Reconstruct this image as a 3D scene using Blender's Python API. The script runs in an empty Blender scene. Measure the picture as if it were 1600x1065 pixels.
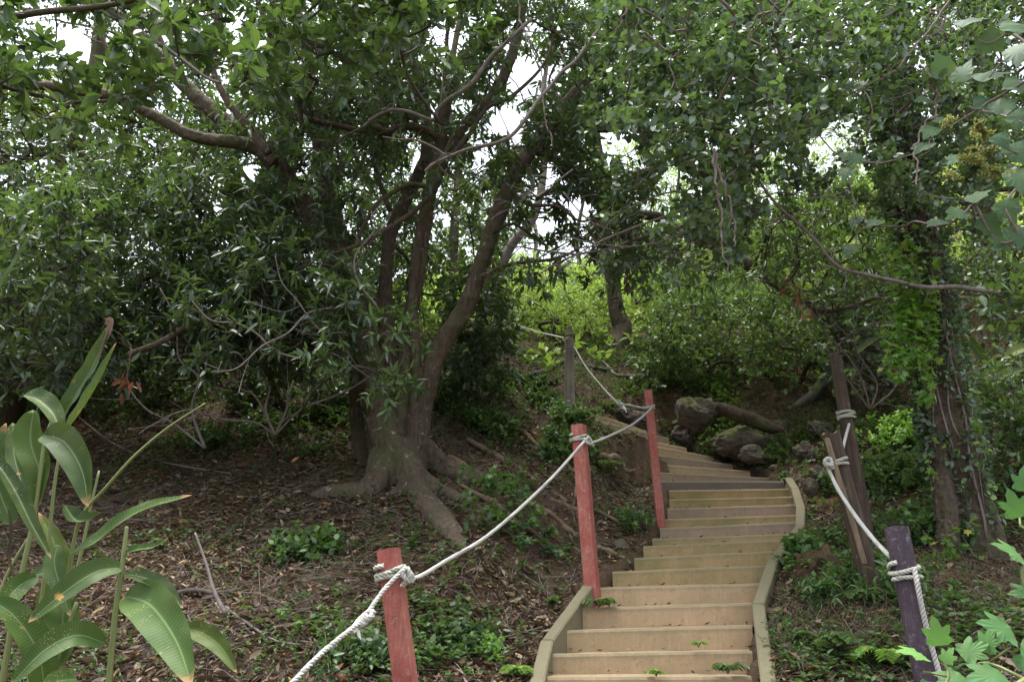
import bpy, math
import numpy as np
from mathutils import Vector
sc = bpy.context.scene
# ------------------------------------------------------------------ camera, world, sun, exposure
F = 28.0 / 36.0 * 1600.0
PITCH = math.radians(18.0)
cam_d = bpy.data.cameras.new('camera')
cam_d.lens = 28.0
cam_d.sensor_width = 36.0
cam_d.clip_start = 0.05
cam_d.clip_end = 1000.0
cam = bpy.data.objects.new('camera', cam_d)
cam.rotation_euler = (math.radians(90) + PITCH, 0, 0)
sc.collection.objects.link(cam)
sc.camera = cam

SUN_EL, SUN_AZ = math.radians(80), math.radians(-60)      # azimuth from +Y (ahead) towards +X
world = bpy.data.worlds.new('World')
sc.world = world
world.use_nodes = True
wn = world.node_tree
wn.nodes.clear()
wo = wn.nodes.new('ShaderNodeOutputWorld')
bg = wn.nodes.new('ShaderNodeBackground')
sky = wn.nodes.new('ShaderNodeTexSky')
sky.sky_type = 'NISHITA'
sky.sun_disc = False
sky.sun_elevation = SUN_EL
sky.sun_rotation = SUN_AZ
sky.air_density = 1.0
sky.dust_density = 3.0
sky.ozone_density = 0.6
hs = wn.nodes.new('ShaderNodeHueSaturation')
hs.inputs['Saturation'].default_value = 0.38
wn.links.new(sky.outputs[0], hs.inputs['Color'])
wn.links.new(hs.outputs[0], bg.inputs['Color'])
bg.inputs['Strength'].default_value = 0.15
wn.links.new(bg.outputs[0], wo.inputs['Surface'])

sun_d = bpy.data.lights.new('sun', 'SUN')
sun_d.energy = 2.0
sun_d.angle = math.radians(24)
sun_d.color = (1.0, 0.98, 0.94)
sun = bpy.data.objects.new('sun', sun_d)
dvec = Vector((math.sin(SUN_AZ) * math.cos(SUN_EL), math.cos(SUN_AZ) * math.cos(SUN_EL), math.sin(SUN_EL)))
sun.rotation_euler = dvec.to_track_quat('Z', 'Y').to_euler()
sc.collection.objects.link(sun)

sc.view_settings.view_transform = 'Standard'
sc.view_settings.look = 'None'
sc.view_settings.exposure = 2.1
sc.view_settings.gamma = 1.0
sc.view_settings.use_curve_mapping = False
sc.cycles.max_bounces = 6
sc.cycles.diffuse_bounces = 3
sc.cycles.glossy_bounces = 2
sc.cycles.transmission_bounces = 3
sc.cycles.transparent_max_bounces = 4
sc.cycles.use_denoising = True
sc.cycles.sample_clamp_indirect = 6.0

# ------------------------------------------------------------------ pixel -> world
CP, SP = math.cos(PITCH), math.sin(PITCH)
def ray(x, y):
    a = (np.asarray(x, float) - 800.0) / F
    b = (532.5 - np.asarray(y, float)) / F
    return np.stack(np.broadcast_arrays(a, CP - b * SP, SP + b * CP), -1)
def at(x, y, Y):
    d = ray(x, y)
    return d * (np.asarray(Y, float) / d[..., 1])[..., None]
def atz(x, y, Z):
    d = ray(x, y)
    return d * (np.asarray(Z, float) / d[..., 2])[..., None]
def proj(p):
    p = np.asarray(p, float)
    dep = p[..., 1] * CP + p[..., 2] * SP
    up = -p[..., 1] * SP + p[..., 2] * CP
    dep = np.where(np.abs(dep) < 1e-6, 1e-6, dep)
    return 800 + F * p[..., 0] / dep, 532.5 - F * up / dep, dep

# ------------------------------------------------------------------ noise
_tab = np.random.default_rng(5).random((64, 64, 64)).astype(np.float32)
def vnoise(p):
    p = np.asarray(p, float)
    i = np.floor(p).astype(int)
    f = p - i
    f = f * f * (3 - 2 * f)
    r = 0
    for dx in (0, 1):
        for dy in (0, 1):
            for dz in (0, 1):
                w = (f[..., 0] if dx else 1 - f[..., 0]) * (f[..., 1] if dy else 1 - f[..., 1]) * (f[..., 2] if dz else 1 - f[..., 2])
                r = r + w * _tab[(i[..., 0] + dx) % 64, (i[..., 1] + dy) % 64, (i[..., 2] + dz) % 64]
    return r * 2 - 1
def fbm(p, o=4):
    p = np.asarray(p, float)
    r, a = 0, 1.0
    for k in range(o):
        r = r + a * vnoise(p * 2.03 ** k + 7.3 * k)
        a *= 0.5
    return r / 1.9
def xyz(x, y, z=0):
    return np.stack(np.broadcast_arrays(np.asarray(x, float), np.asarray(y, float), np.asarray(z, float)), -1)

# ------------------------------------------------------------------ mesh accumulation
def rngf(s): return np.random.default_rng(s)
def norm(v):
    v = np.asarray(v, float)
    return v / np.maximum(np.linalg.norm(v, axis=-1, keepdims=True), 1e-9)

class Geo:
    def __init__(s):
        s.v, s.t, s.uv, s.r, s.m, s.n = [], [], [], [], [], 0
    def add(s, v, t, uv=None, rnd=None, mat=0):
        v = np.asarray(v, float).reshape(-1, 3)
        t = np.asarray(t, int).reshape(-1, 3)
        k = len(v)
        s.v.append(v)
        s.t.append(t + s.n)
        s.uv.append(np.zeros((k, 2)) if uv is None else np.asarray(uv, float).reshape(-1, 2))
        s.r.append(np.full(k, 0.5) if rnd is None else np.broadcast_to(np.asarray(rnd, float), (k,)))
        s.m.append(np.full(len(t), mat))
        s.n += k
        return s
    def empty(s): return s.n == 0
    def mesh(s, name, mats, smooth=True):
        v = np.concatenate(s.v); t = np.concatenate(s.t); uv = np.concatenate(s.uv); r = np.concatenate(s.r); m = np.concatenate(s.m)
        me = bpy.data.meshes.new(name)
        me.vertices.add(len(v)); me.vertices.foreach_set('co', v.astype(np.float32).ravel())
        me.loops.add(t.size); me.loops.foreach_set('vertex_index', t.ravel().astype(np.int32))
        me.polygons.add(len(t)); me.polygons.foreach_set('loop_start', np.arange(0, t.size, 3, dtype=np.int32))
        me.polygons.foreach_set('material_index', m.astype(np.int32))
        me.polygons.foreach_set('use_smooth', np.full(len(t), smooth))
        ul = me.uv_layers.new(name='UVMap')
        ul.data.foreach_set('uv', uv[t.ravel()].astype(np.float32).ravel())
        at_ = me.attributes.new('rnd', 'FLOAT', 'POINT')
        at_.data.foreach_set('value', r.astype(np.float32))
        me.update(calc_edges=True)
        for mm in mats: me.materials.append(mm)
        return me
    def build(s, name, mats, parent=None, smooth=True, loc=None):
        if not isinstance(mats, (list, tuple)): mats = [mats]
        if loc is None and parent is not None: off = np.array(parent.location)
        elif loc is not None: off = np.asarray(loc, float)
        else: off = np.zeros(3)
        s.v = [a - off for a in s.v]
        o = bpy.data.objects.new(name, s.mesh(name, mats, smooth))
        sc.collection.objects.link(o)
        if parent is not None: o.parent = parent
        elif loc is not None: o.location = off
        return o

def tag(o, label=None, cat=None, group=None, kind=None):
    if label: o['label'] = label
    if cat: o['category'] = cat
    if group: o['group'] = group
    if kind: o['kind'] = kind
    return o
def thing(name, loc, label, cat, group=None):
    o = bpy.data.objects.new(name, None)
    o.empty_display_size = 0.2
    o.location = tuple(float(c) for c in loc)
    sc.collection.objects.link(o)
    return tag(o, label, cat, group)

def crom(pts, n=8):
    P = np.asarray(pts, float)
    if len(P) < 3:
        t = np.linspace(0, 1, n * (len(P) - 1) + 1)[:, None]
        return P[0] * (1 - t) + P[-1] * t
    P = np.vstack([2 * P[0] - P[1], P, 2 * P[-1] - P[-2]])
    out = []
    for i in range(1, len(P) - 2):
        t = np.linspace(0, 1, n, endpoint=False)[:, None]
        a, b, c, d = P[i - 1], P[i], P[i + 1], P[i + 2]
        out.append(0.5 * ((2 * b) + (-a + c) * t + (2 * a - 5 * b + 4 * c - d) * t ** 2 + (-a + 3 * b - 3 * c + d) * t ** 3))
    out.append(P[-2][None])
    return np.vstack(out)

def tubegeo(g, pts, rad, sides=8, mat=0, rnd=0.5, bump=0.0, seed=0, cap=True, prof=None):
    P = np.asarray(pts, float)
    n = len(P)
    rad = np.broadcast_to(np.asarray(rad, float), (n,))
    T = norm(np.gradient(P, axis=0))
    u = np.cross(T[0], [0.3, 0.9, 0.2]); u = u / np.linalg.norm(u)
    U = np.zeros((n, 3))
    for i in range(n):
        u = u - T[i] * np.dot(u, T[i]); u = u / max(np.linalg.norm(u), 1e-9)
        U[i] = u
    V = np.cross(T, U)
    a = np.linspace(0, 2 * np.pi, sides + 1)
    ca, sa = np.cos(a), np.sin(a)
    R = rad[:, None] * np.ones(sides + 1)
    L = np.concatenate([[0], np.cumsum(np.linalg.norm(np.diff(P, axis=0), axis=1))])
    if bump:
        q = np.stack([ca[None] * 1.1 + 0 * L[:, None], sa[None] * 1.1 + 0 * L[:, None], L[:, None] * 1.6 + seed * 3.1 + 0 * ca[None]], -1)
        q2 = np.stack([ca[None] * 2.6 + 0 * L[:, None], sa[None] * 2.6 + 0 * L[:, None], L[:, None] * 5 + seed * 3.1 + 0 * ca[None]], -1)
        R = R * (1 + bump * vnoise(q) + 0.5 * bump * vnoise(q2))
    X = P[:, None] + R[..., None] * (U[:, None] * ca[None, :, None] + V[:, None] * sa[None, :, None])
    uv = np.stack(np.broadcast_arrays(a[None] / (2 * np.pi) * 2 * np.pi * np.mean(rad), L[:, None]), -1)
    idx = np.arange(n * (sides + 1)).reshape(n, sides + 1)
    a0, b0, c0, d0 = idx[:-1, :-1], idx[:-1, 1:], idx[1:, 1:], idx[1:, :-1]
    t = np.concatenate([np.stack([a0, b0, c0], -1).reshape(-1, 3), np.stack([a0, c0, d0], -1).reshape(-1, 3)])
    v = X.reshape(-1, 3); uv = uv.reshape(-1, 2)
    if cap:
        k = len(v)
        v = np.vstack([v, P[0], P[-1]]); uv = np.vstack([uv, uv[0], uv[-1]])
        c1 = np.stack([np.full(sides, k), idx[0, 1:], idx[0, :-1]], -1)
        c2 = np.stack([np.full(sides, k + 1), idx[-1, :-1], idx[-1, 1:]], -1)
        t = np.vstack([t, c1, c2])
    g.add(v, t, uv, rnd, mat)

def twigs(g, A, B, r, rg, mat=0, sag=0.06):
    """many thin curved twigs A->B, 3 rings of 3 sides, vectorised"""
    A = np.asarray(A, float); B = np.asarray(B, float); N = len(A)
    if N == 0: return
    L = np.linalg.norm(B - A, axis=1)[:, None]
    M = (A + B) / 2 + rg.normal(0, sag, (N, 3)) * L
    D = norm(B - A)
    U = norm(np.cross(D, rg.normal(0, 1, (N, 3)))); V = np.cross(D, U)
    r = np.broadcast_to(np.asarray(r, float), (N,))
    rings = []
    for P, k in ((A, 1.0), (M, 0.75), (B, 0.45)):
        for j in range(3):
            an = 2 * np.pi * j / 3
            rings.append(P + (U * math.cos(an) + V * math.sin(an)) * (r * k)[:, None])
    X = np.stack(rings, 1)
    t = []
    for s in (0, 3):
        for j in range(3):
            a, b = s + j, s + (j + 1) % 3
            t += [[a, b, b + 3], [a, b + 3, a + 3]]
    t = np.array(t)
    T = (t[None] + (np.arange(N) * 9)[:, None, None]).reshape(-1, 3)
    g.add(X.reshape(-1, 3), T, None, np.repeat(rg.random(N), 9), mat)

# leaf templates: (verts, tris, uv); +Y along, unit length, unit width
def T_lance(fold=0.25, curl=0.12):
    t = [0, .3, .68, 1]; w = [0, .5, .36, 0]
    v = [[0, 0, 0]]
    for k in (1, 2):
        z = -curl * t[k] ** 2
        v += [[-w[k], t[k], z + fold * w[k] * .4], [0, t[k], z], [w[k], t[k], z + fold * w[k] * .4]]
    v += [[0, 1, -curl]]
    tr = [[0, 2, 1], [0, 3, 2], [1, 2, 5], [1, 5, 4], [2, 3, 6], [2, 6, 5], [4, 5, 7], [5, 6, 7]]
    uv = [[.5, 0], [0, .3], [.5, .3], [1, .3], [0, .68], [.5, .68], [1, .68], [.5, 1]]
    return np.array(v, float), np.array(tr), np.array(uv, float)
def T_obov():
    v, t, uv = T_lance(.2, .1)
    v = v.copy(); v[1, 0], v[3, 0] = -.36, .36; v[4, 0], v[6, 0] = -.5, .5; v[4:7, 1] = .7
    return v, t, uv
def T_oval():
    v, t, uv = T_lance(.3, .08)
    v = v.copy(); v[4, 0], v[6, 0] = -.44, .44
    return v, t, uv
def T_simple():
    v = np.array([[0, 0, 0], [-.5, .45, .06], [.5, .45, .06], [0, 1, -.1], [0, .5, -.03]], float)
    t = np.array([[0, 4, 1], [0, 2, 4], [1, 4, 3], [4, 2, 3]])
    uv = np.array([[.5, 0], [0, .45], [1, .45], [.5, 1], [.5, .5]], float)
    return v, t, uv
def T_star(pts, z=.06):
    """lobed leaf: outline angle/radius pairs around a centre, +Y tip"""
    o = [[0, 0]] + [[math.sin(math.radians(a)) * r, .28 + math.cos(math.radians(a)) * r] for a, r in pts]
    v = [[0, .28, 0]] + [[x, y, -z * ((x * x + (y - .28) ** 2)) ** .5 * 2 * (1 if i % 2 else .2)] for i, (x, y) in enumerate(o)]
    n = len(o)
    t = [[0, 1 + (i + 1) % n, 1 + i] for i in range(n)]
    uv = [[x + .5, y] for x, y, _ in v]
    return np.array(v, float), np.array(t), np.array(uv, float)
T_ivy = T_star([(-150, .24), (-115, .46), (-85, .22), (-52, .52), (-22, .27), (0, .74), (22, .27), (52, .52), (85, .22), (115, .46), (150, .22)])
T_maple = T_star([(-160, .28), (-140, .36), (-122, .40), (-112, .47), (-98, .42), (-80, .33), (-70, .42), (-60, .50), (-50, .61), (-40, .53), (-30, .38), (-22, .46), (-14, .60), (-8, .66), (0, .78),
                  (8, .66), (14, .60), (22, .46), (30, .38), (40, .53), (50, .61), (60, .50), (70, .42), (80, .33), (98, .42), (112, .47), (122, .40), (140, .36), (160, .28)], .02)
T_broad = T_star([(-160, .30), (-135, .38), (-110, .44), (-85, .40), (-70, .38), (-50, .47), (-38, .46), (-25, .42), (-14, .52), (0, .74),
                  (14, .52), (25, .42), (38, .46), (50, .47), (70, .38), (85, .40), (110, .44), (135, .38), (160, .30)], .02)
TL, TO, TV, TS = T_lance(), T_obov(), T_oval(), T_simple()

def leaves(g, pos, dirs, length, width, tpl, rg, mat=0, up=0.8, rnd=None, tilt=0.45):
    """pos (N,3), dirs (N,3) leaf axis; length, width arrays"""
    N = len(pos)
    if N == 0: return
    d = norm(dirs)
    nrm = np.array([0, 0, 1.0]) * up + rg.normal(0, tilt, (N, 3))
    x = norm(np.cross(d, nrm)); z = np.cross(x, d)
    v, t, uv = tpl
    length = np.broadcast_to(np.asarray(length, float), (N,)); width = np.broadcast_to(np.asarray(width, float), (N,))
    X = pos[:, None] + x[:, None] * (v[None, :, 0, None] * width[:, None, None]) + d[:, None] * (v[None, :, 1, None] * length[:, None, None]) \
        + z[:, None] * (v[None, :, 2, None] * length[:, None, None] * rg.uniform(.3, 1.9, (N, 1, 1)))
    T = (t[None] + (np.arange(N) * len(v))[:, None, None]).reshape(-1, 3)
    if rnd is None: rnd = rg.random(N)
    g.add(X.reshape(-1, 3), T, np.tile(uv, (N, 1)), np.repeat(rnd, len(v)), mat)

def rdir(rg, n):
    return norm(rg.normal(0, 1, (n, 3)))

def whorls(g, tips, dirs, rg, nl, length, width, tpl, mat=0, spread=(25, 95), back=0.3, droop=0.15, up=.8, rnd=None, tilt=.4):
    """nl leaves around every twig tip"""
    N = len(tips)
    if N == 0: return
    d = norm(dirs)
    U = norm(np.cross(d, rg.normal(0, 1, (N, 3)))); V = np.cross(d, U)
    k = np.arange(nl)
    ph = (k * 2.4)[None] + rg.uniform(0, 6.28, (N, 1)) + rg.normal(0, .25, (N, nl))
    th = np.radians(rg.uniform(spread[0], spread[1], (N, nl)))
    D = d[:, None] * np.cos(th)[..., None] + (U[:, None] * np.cos(ph)[..., None] + V[:, None] * np.sin(ph)[..., None]) * np.sin(th)[..., None]
    D[..., 2] -= droop
    pos = tips[:, None] - d[:, None] * (rg.random((N, nl, 1)) ** 1.6 * back)
    keep = rg.random((N, nl)) < .9
    L = length * rg.uniform(.6, 1.2, (N, nl)); W = width * rg.uniform(.75, 1.2, (N, nl))
    r = (rg.random((N, 1)) * .5 + rg.random((N, nl)) * .5) if rnd is None else rnd[:, None] + rg.uniform(-.1, .1, (N, nl))
    leaves(g, pos[keep], D[keep], L[keep], W[keep], tpl, rg, mat, up, r[keep], tilt)

# ------------------------------------------------------------------ materials
def nt(name):
    m = bpy.data.materials.new(name); m.use_nodes = True
    n = m.node_tree; n.nodes.clear()
    return m, n, n.nodes, n.links
def ramp(N, stops, interp='LINEAR'):
    r = N.new('ShaderNodeValToRGB'); e = r.color_ramp.elements
    r.color_ramp.interpolation = interp
    while len(e) < len(stops): e.new(.5)
    for i, (p, c) in enumerate(stops):
        e[i].position = p; e[i].color = (*c, 1)
    return r
def noise(N, L, scale, detail=4, vec=None, rough=.6, dist=0):
    n = N.new('ShaderNodeTexNoise'); n.inputs['Scale'].default_value = scale; n.inputs['Detail'].default_value = detail
    n.inputs['Roughness'].default_value = rough; n.inputs['Distortion'].default_value = dist
    if vec is not None: L.new(vec, n.inputs['Vector'])
    return n
def mixc(N, L, fac, a, b, mode='MIX'):
    m = N.new('ShaderNodeMix'); m.data_type = 'RGBA'; m.blend_type = mode
    for s, v in ((m.inputs[0], fac), (m.inputs[6], a), (m.inputs[7], b)):
        if hasattr(v, 'links'): L.new(v, s)
        elif isinstance(v, tuple): s.default_value = (*v, 1) if len(v) == 3 else v
        else: s.default_value = v
    return m.outputs[2]
def mapr(N, L, v, a, b, c=0., d=1.):
    m = N.new('ShaderNodeMapRange'); L.new(v, m.inputs[0])
    for i, x in enumerate((a, b, c, d)): m.inputs[i + 1].default_value = x
    return m.outputs[0]

def leafmat(name, stops, rough=.42, trans=.3, tcol=(.20, .34, .04), midrib=None, spec=.5, spots=0., vein=0.):
    m, n, N, L = nt(name)
    o = N.new('ShaderNodeOutputMaterial'); p = N.new('ShaderNodeBsdfPrincipled')
    a = N.new('ShaderNodeAttribute'); a.attribute_name = 'rnd'
    r = ramp(N, stops); L.new(a.outputs['Fac'], r.inputs[0])
    geo = N.new('ShaderNodeNewGeometry')
    ns = noise(N, L, 9, 3, geo.outputs['Position'])
    col = mixc(N, L, mapr(N, L, ns.outputs[0], .35, .75, 0, .35), r.outputs[0], (.10, .13, .03))
    if midrib or vein or spots:
        uv = N.new('ShaderNodeUVMap'); sx = N.new('ShaderNodeSeparateXYZ'); L.new(uv.outputs[0], sx.inputs[0])
    if midrib:
        s = N.new('ShaderNodeMath'); s.operation = 'SUBTRACT'; L.new(sx.outputs[0], s.inputs[0]); s.inputs[1].default_value = .5
        b = N.new('ShaderNodeMath'); b.operation = 'ABSOLUTE'; L.new(s.outputs[0], b.inputs[0])
        col = mixc(N, L, mapr(N, L, b.outputs[0], .012, .035, .8, 0), col, midrib)
    if vein:
        w = N.new('ShaderNodeTexWave'); w.inputs['Scale'].default_value = vein; w.bands_direction = 'Y'; w.inputs['Distortion'].default_value = .6
        mp = N.new('ShaderNodeMapping'); mp.inputs['Scale'].default_value = (1.6, 1, 1); L.new(uv.outputs[0], mp.inputs[0]); L.new(mp.outputs[0], w.inputs[0])
        col = mixc(N, L, mapr(N, L, w.outputs[1], .3, 1, 0, .16), col, (.14, .2, .06))
    if spots:
        v = N.new('ShaderNodeTexVoronoi'); v.inputs['Scale'].default_value = 190; L.new(geo.outputs['Position'], v.inputs[0])
        n2 = noise(N, L, 14, 2, geo.outputs['Position'])
        ad = N.new('ShaderNodeMath'); ad.operation = 'MULTIPLY'
        L.new(mapr(N, L, v.outputs[0], .18, .24, 1, 0), ad.inputs[0]); L.new(mapr(N, L, n2.outputs[0], .54, .62, 0, .8), ad.inputs[1])
        col = mixc(N, L, ad.outputs[0], col, (.42, .36, .16))
        n3 = noise(N, L, 22, 3, geo.outputs['Position'])
        col = mixc(N, L, mapr(N, L, n3.outputs[0], .66, .72, 0, spots), col, (.30, .17, .05))
    if spots:
        ns4 = noise(N, L, 18, 3, geo.outputs['Position'])
        ad4 = N.new('ShaderNodeMath'); ad4.operation = 'MULTIPLY_ADD'; L.new(ns4.outputs[0], ad4.inputs[0]); ad4.inputs[1].default_value = .22; L.new(sx.outputs[1], ad4.inputs[2])
        col = mixc(N, L, mapr(N, L, ad4.outputs[0], 1.03, 1.07, 0, .9), col, (.20, .12, .05))
    L.new(col, p.inputs['Base Color']); p.inputs['Roughness'].default_value = rough
    p.inputs['Specular IOR Level'].default_value = spec
    t = N.new('ShaderNodeBsdfTranslucent')
    L.new(mixc(N, L, .55, col, tcol), t.inputs[0])
    mx = N.new('ShaderNodeMixShader'); mx.inputs[0].default_value = trans
    L.new(p.outputs[0], mx.inputs[1]); L.new(t.outputs[0], mx.inputs[2]); L.new(mx.outputs[0], o.inputs[0])
    return m

M = {}
M['dark'] = leafmat('dark_leaf', [(0, (.017, .034, .021)), (.5, (.03, .057, .033)), (.85, (.05, .088, .043)), (.97, (.085, .13, .045)), (1, (.14, .17, .05))], .46, .24, spec=.6)
M['mid'] = leafmat('mid_leaf', [(0, (.028, .06, .024)), (.5, (.05, .10, .036)), (1, (.11, .17, .05))], .45, .32, spec=.6)
M['fresh'] = leafmat('fresh_leaf', [(0, (.05, .10, .035)), (.5, (.09, .165, .055)), (.85, (.15, .24, .08)), (1, (.24, .30, .10))], .45, .34, (.28, .42, .06))
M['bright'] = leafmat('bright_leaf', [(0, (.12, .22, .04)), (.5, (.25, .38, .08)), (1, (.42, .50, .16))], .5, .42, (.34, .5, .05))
M['small'] = leafmat('small_leaf', [(0, (.03, .06, .038)), (.5, (.055, .105, .062)), (.85, (.10, .155, .09)), (.95, (.16, .26, .05)), (1, (.26, .36, .06))], .48, .24, spec=.6)
M['obov'] = leafmat('obovate_leaf', [(0, (.02, .05, .022)), (.5, (.035, .08, .03)), (.8, (.08, .14, .04)), (1, (.2, .28, .08))], .45, .25, midrib=(.2, .28, .1))
M['ivy'] = leafmat('ivy_leaf', [(0, (.08, .2, .03)), (.6, (.13, .3, .04)), (.9, (.24, .36, .05)), (1, (.4, .36, .05))], .5, .35, (.3, .5, .05))
M['lobed'] = leafmat('lobed_leaf', [(0, (.03, .085, .03)), (.5, (.047, .125, .04)), (1, (.11, .24, .055))], .6, .28, (.16, .36, .06), spec=.3)
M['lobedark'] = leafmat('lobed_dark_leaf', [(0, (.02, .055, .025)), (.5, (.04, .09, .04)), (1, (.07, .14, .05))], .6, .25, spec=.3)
M['ginger'] = leafmat('ginger_leaf', [(0, (.007, .021, .005)), (.5, (.014, .038, .008)), (.85, (.026, .062, .010)), (1, (.08, .09, .02))], .58, .16, (.22, .32, .05), midrib=(.12, .18, .07), spots=.9, vein=14, spec=.15)
M['weed'] = leafmat('weed_leaf', [(0, (.022, .055, .018)), (.5, (.045, .105, .03)), (.9, (.10, .19, .04)), (1, (.26, .26, .05))], .5, .3)
M['palm'] = leafmat('palm_leaf', [(0, (.06, .12, .02)), (1, (.16, .26, .05))], .4, .35, (.3, .4, .05))
M['gall'] = leafmat('yellow_cluster', [(0, (.10, .14, .035)), (.6, (.21, .23, .07)), (1, (.33, .29, .10))], .6, .3, (.4, .4, .05))
M['dead'] = leafmat('dead_leaf', [(0, (.026, .017, .012)), (.3, (.072, .046, .030)), (.6, (.135, .088, .058)), (.82, (.21, .145, .10)), (.95, (.31, .23, .17)), (.985, (.36, .24, .08)), (1, (.35, .12, .05))], .7, .1, (.2, .1, .05), spec=.25)
M['red'] = leafmat('red_dead_leaf', [(0, (.12, .03, .02)), (1, (.28, .09, .05))], .6, .2, (.3, .08, .03))

def barkmat(name, c1, c2, c3, lichen=.3, moss=.3, sc_=1., stretch=.25, bump=.5, lc=(.40, .40, .36)):
    m, n, N, L = nt(name)
    o = N.new('ShaderNodeOutputMaterial'); p = N.new('ShaderNodeBsdfPrincipled'); L.new(p.outputs[0], o.inputs[0])
    g = N.new('ShaderNodeNewGeometry')
    mp = N.new('ShaderNodeMapping'); mp.inputs['Scale'].default_value = (1, 1, stretch); L.new(g.outputs['Position'], mp.inputs[0])
    a = noise(N, L, 28 * sc_, 8, mp.outputs[0], .7)
    b = noise(N, L, 4 * sc_, 4, g.outputs['Position'])
    r = ramp(N, [(.25, c1), (.5, c2), (.75, c3)]); L.new(a.outputs[0], r.inputs[0])
    col = mixc(N, L, mapr(N, L, b.outputs[0], .4, .65, 0, .6), r.outputs[0], tuple(x * .55 for x in c2))
    b2 = noise(N, L, 2.2, 5, g.outputs['Position'], .65)
    col = mixc(N, L, mapr(N, L, b2.outputs[0], .5, .62, 0, moss), col, (.07, .085, .03))
    c = noise(N, L, 11, 6, g.outputs['Position'], .75, .5)
    col = mixc(N, L, mapr(N, L, c.outputs[0], .60, .68, 0, lichen), col, lc)
    L.new(col, p.inputs['Base Color']); p.inputs['Roughness'].default_value = .85; p.inputs['Specular IOR Level'].default_value = .25
    bp = N.new('ShaderNodeBump'); bp.inputs['Strength'].default_value = bump; bp.inputs['Distance'].default_value = .02 / sc_
    L.new(a.outputs[0], bp.inputs['Height']); L.new(bp.outputs[0], p.inputs['Normal'])
    return m
M['bark'] = barkmat('smooth_bark', (.036, .026, .017), (.09, .066, .044), (.165, .127, .088), .75, .5, 1.3, .2, 1.0)
M['twig'] = barkmat('twig_bark', (.035, .028, .022), (.075, .06, .048), (.14, .115, .095), .2, .1)
M['pale'] = barkmat('pale_bark', (.11, .088, .075), (.19, .155, .135), (.29, .25, .22), .2, .1)
M['vine'] = barkmat('vine_bark', (.11, .082, .072), (.19, .145, .13), (.29, .235, .21), .2, .0)
M['rough'] = barkmat('furrowed_bark', (.022, .015, .010), (.075, .051, .036), (.17, .12, .088), .3, .35, .9, .09, 1.0)
M['root'] = barkmat('root_bark', (.09, .06, .04), (.17, .115, .075), (.24, .17, .12), .2, .25)
M['darkpost'] = barkmat('weathered_dark_timber', (.02, .014, .011), (.055, .036, .026), (.14, .095, .065), .15, .1, 1.4, .05, .6)
M['paleface'] = barkmat('split_pale_timber', (.04, .025, .018), (.17, .12, .078), (.30, .225, .15), .1, .1, 1.4, .05, .6)
M['greypost'] = barkmat('grey_round_timber', (.13, .105, .085), (.27, .235, .19), (.42, .38, .32), .6, .3, 1.2, .06, .6)
M['log'] = barkmat('rotting_log', (.02, .014, .01), (.055, .038, .024), (.11, .075, .045), .2, .95, 1, .5, .9)

def plainmat(name, fn):
    m, n, N, L = nt(name)
    o = N.new('ShaderNodeOutputMaterial'); p = N.new('ShaderNodeBsdfPrincipled'); L.new(p.outputs[0], o.inputs[0])
    g = N.new('ShaderNodeNewGeometry')
    fn(N, L, p, g.outputs['Position'])
    return m
def bumpn(N, L, p, h, s, d):
    b = N.new('ShaderNodeBump'); b.inputs['Strength'].default_value = s; b.inputs['Distance'].default_value = d
    L.new(h, b.inputs['Height']); L.new(b.outputs[0], p.inputs['Normal'])
def f_red(base, worn, dark):
    def f(N, L, p, pos):
        mp = N.new('ShaderNodeMapping'); mp.inputs['Scale'].default_value = (1, 1, .12); L.new(pos, mp.inputs[0])
        a = noise(N, L, 70, 6, mp.outputs[0], .7)
        mq = N.new('ShaderNodeMapping'); mq.inputs['Scale'].default_value = (.2, .2, 1); L.new(pos, mq.inputs[0])
        h = noise(N, L, 160, 3, mq.outputs[0], .6)
        b = noise(N, L, 6, 5, pos, .7)
        c = mixc(N, L, mapr(N, L, b.outputs[0], .38, .6, 0, .95), base, worn)
        c = mixc(N, L, mapr(N, L, a.outputs[0], .35, .65, .75, 0), c, dark)
        c = mixc(N, L, mapr(N, L, h.outputs[0], .52, .75, 0, .4), c, worn)
        e = noise(N, L, 30, 7, pos, .8, .6)
        c = mixc(N, L, mapr(N, L, e.outputs[0], .56, .62, 0, .75), c, tuple(min(1, x * .6 + .12) for x in worn))
        e2 = noise(N, L, 3.5, 6, pos, .75)
        c = mixc(N, L, mapr(N, L, e2.outputs[0], .5, .7, 0, .55), c, dark)
        L.new(c, p.inputs['Base Color']); p.inputs['Roughness'].default_value = .75
        bumpn(N, L, p, h.outputs[0], .35, .003)
    return f
M['redpost'] = plainmat('worn_red_paint', f_red((.31, .06, .04), (.36, .13, .09), (.15, .035, .025)))
M['purplepost'] = plainmat('dark_purple_stain', f_red((.04, .02, .034), (.075, .048, .065), (.015, .01, .014)))
M['endgrain'] = plainmat('pale_post_end', f_red((.35, .24, .16), (.42, .31, .22), (.22, .13, .09)))
def f_rope(green):
    def f(N, L, p, pos):
        a = noise(N, L, 12, 4, pos); b = noise(N, L, 400, 3, pos)
        c = mixc(N, L, mapr(N, L, a.outputs[0], .35, .7, 0, green), (.37, .36, .335), (.22, .24, .13))
        c = mixc(N, L, mapr(N, L, b.outputs[0], .4, .7, .3, 0), c, (.22, .21, .18))
        L.new(c, p.inputs['Base Color']); p.inputs['Roughness'].default_value = .8
    return f
M['rope'] = plainmat('weathered_rope', f_rope(.25))
M['ropeg'] = plainmat('algae_stained_rope', f_rope(.95))
M['ropedark'] = plainmat('grimy_rope', lambda N, L, p, pos: (p.inputs['Base Color'].__setattr__('default_value', (.10, .09, .06, 1)), p.inputs['Roughness'].__setattr__('default_value', .9)))
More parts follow.
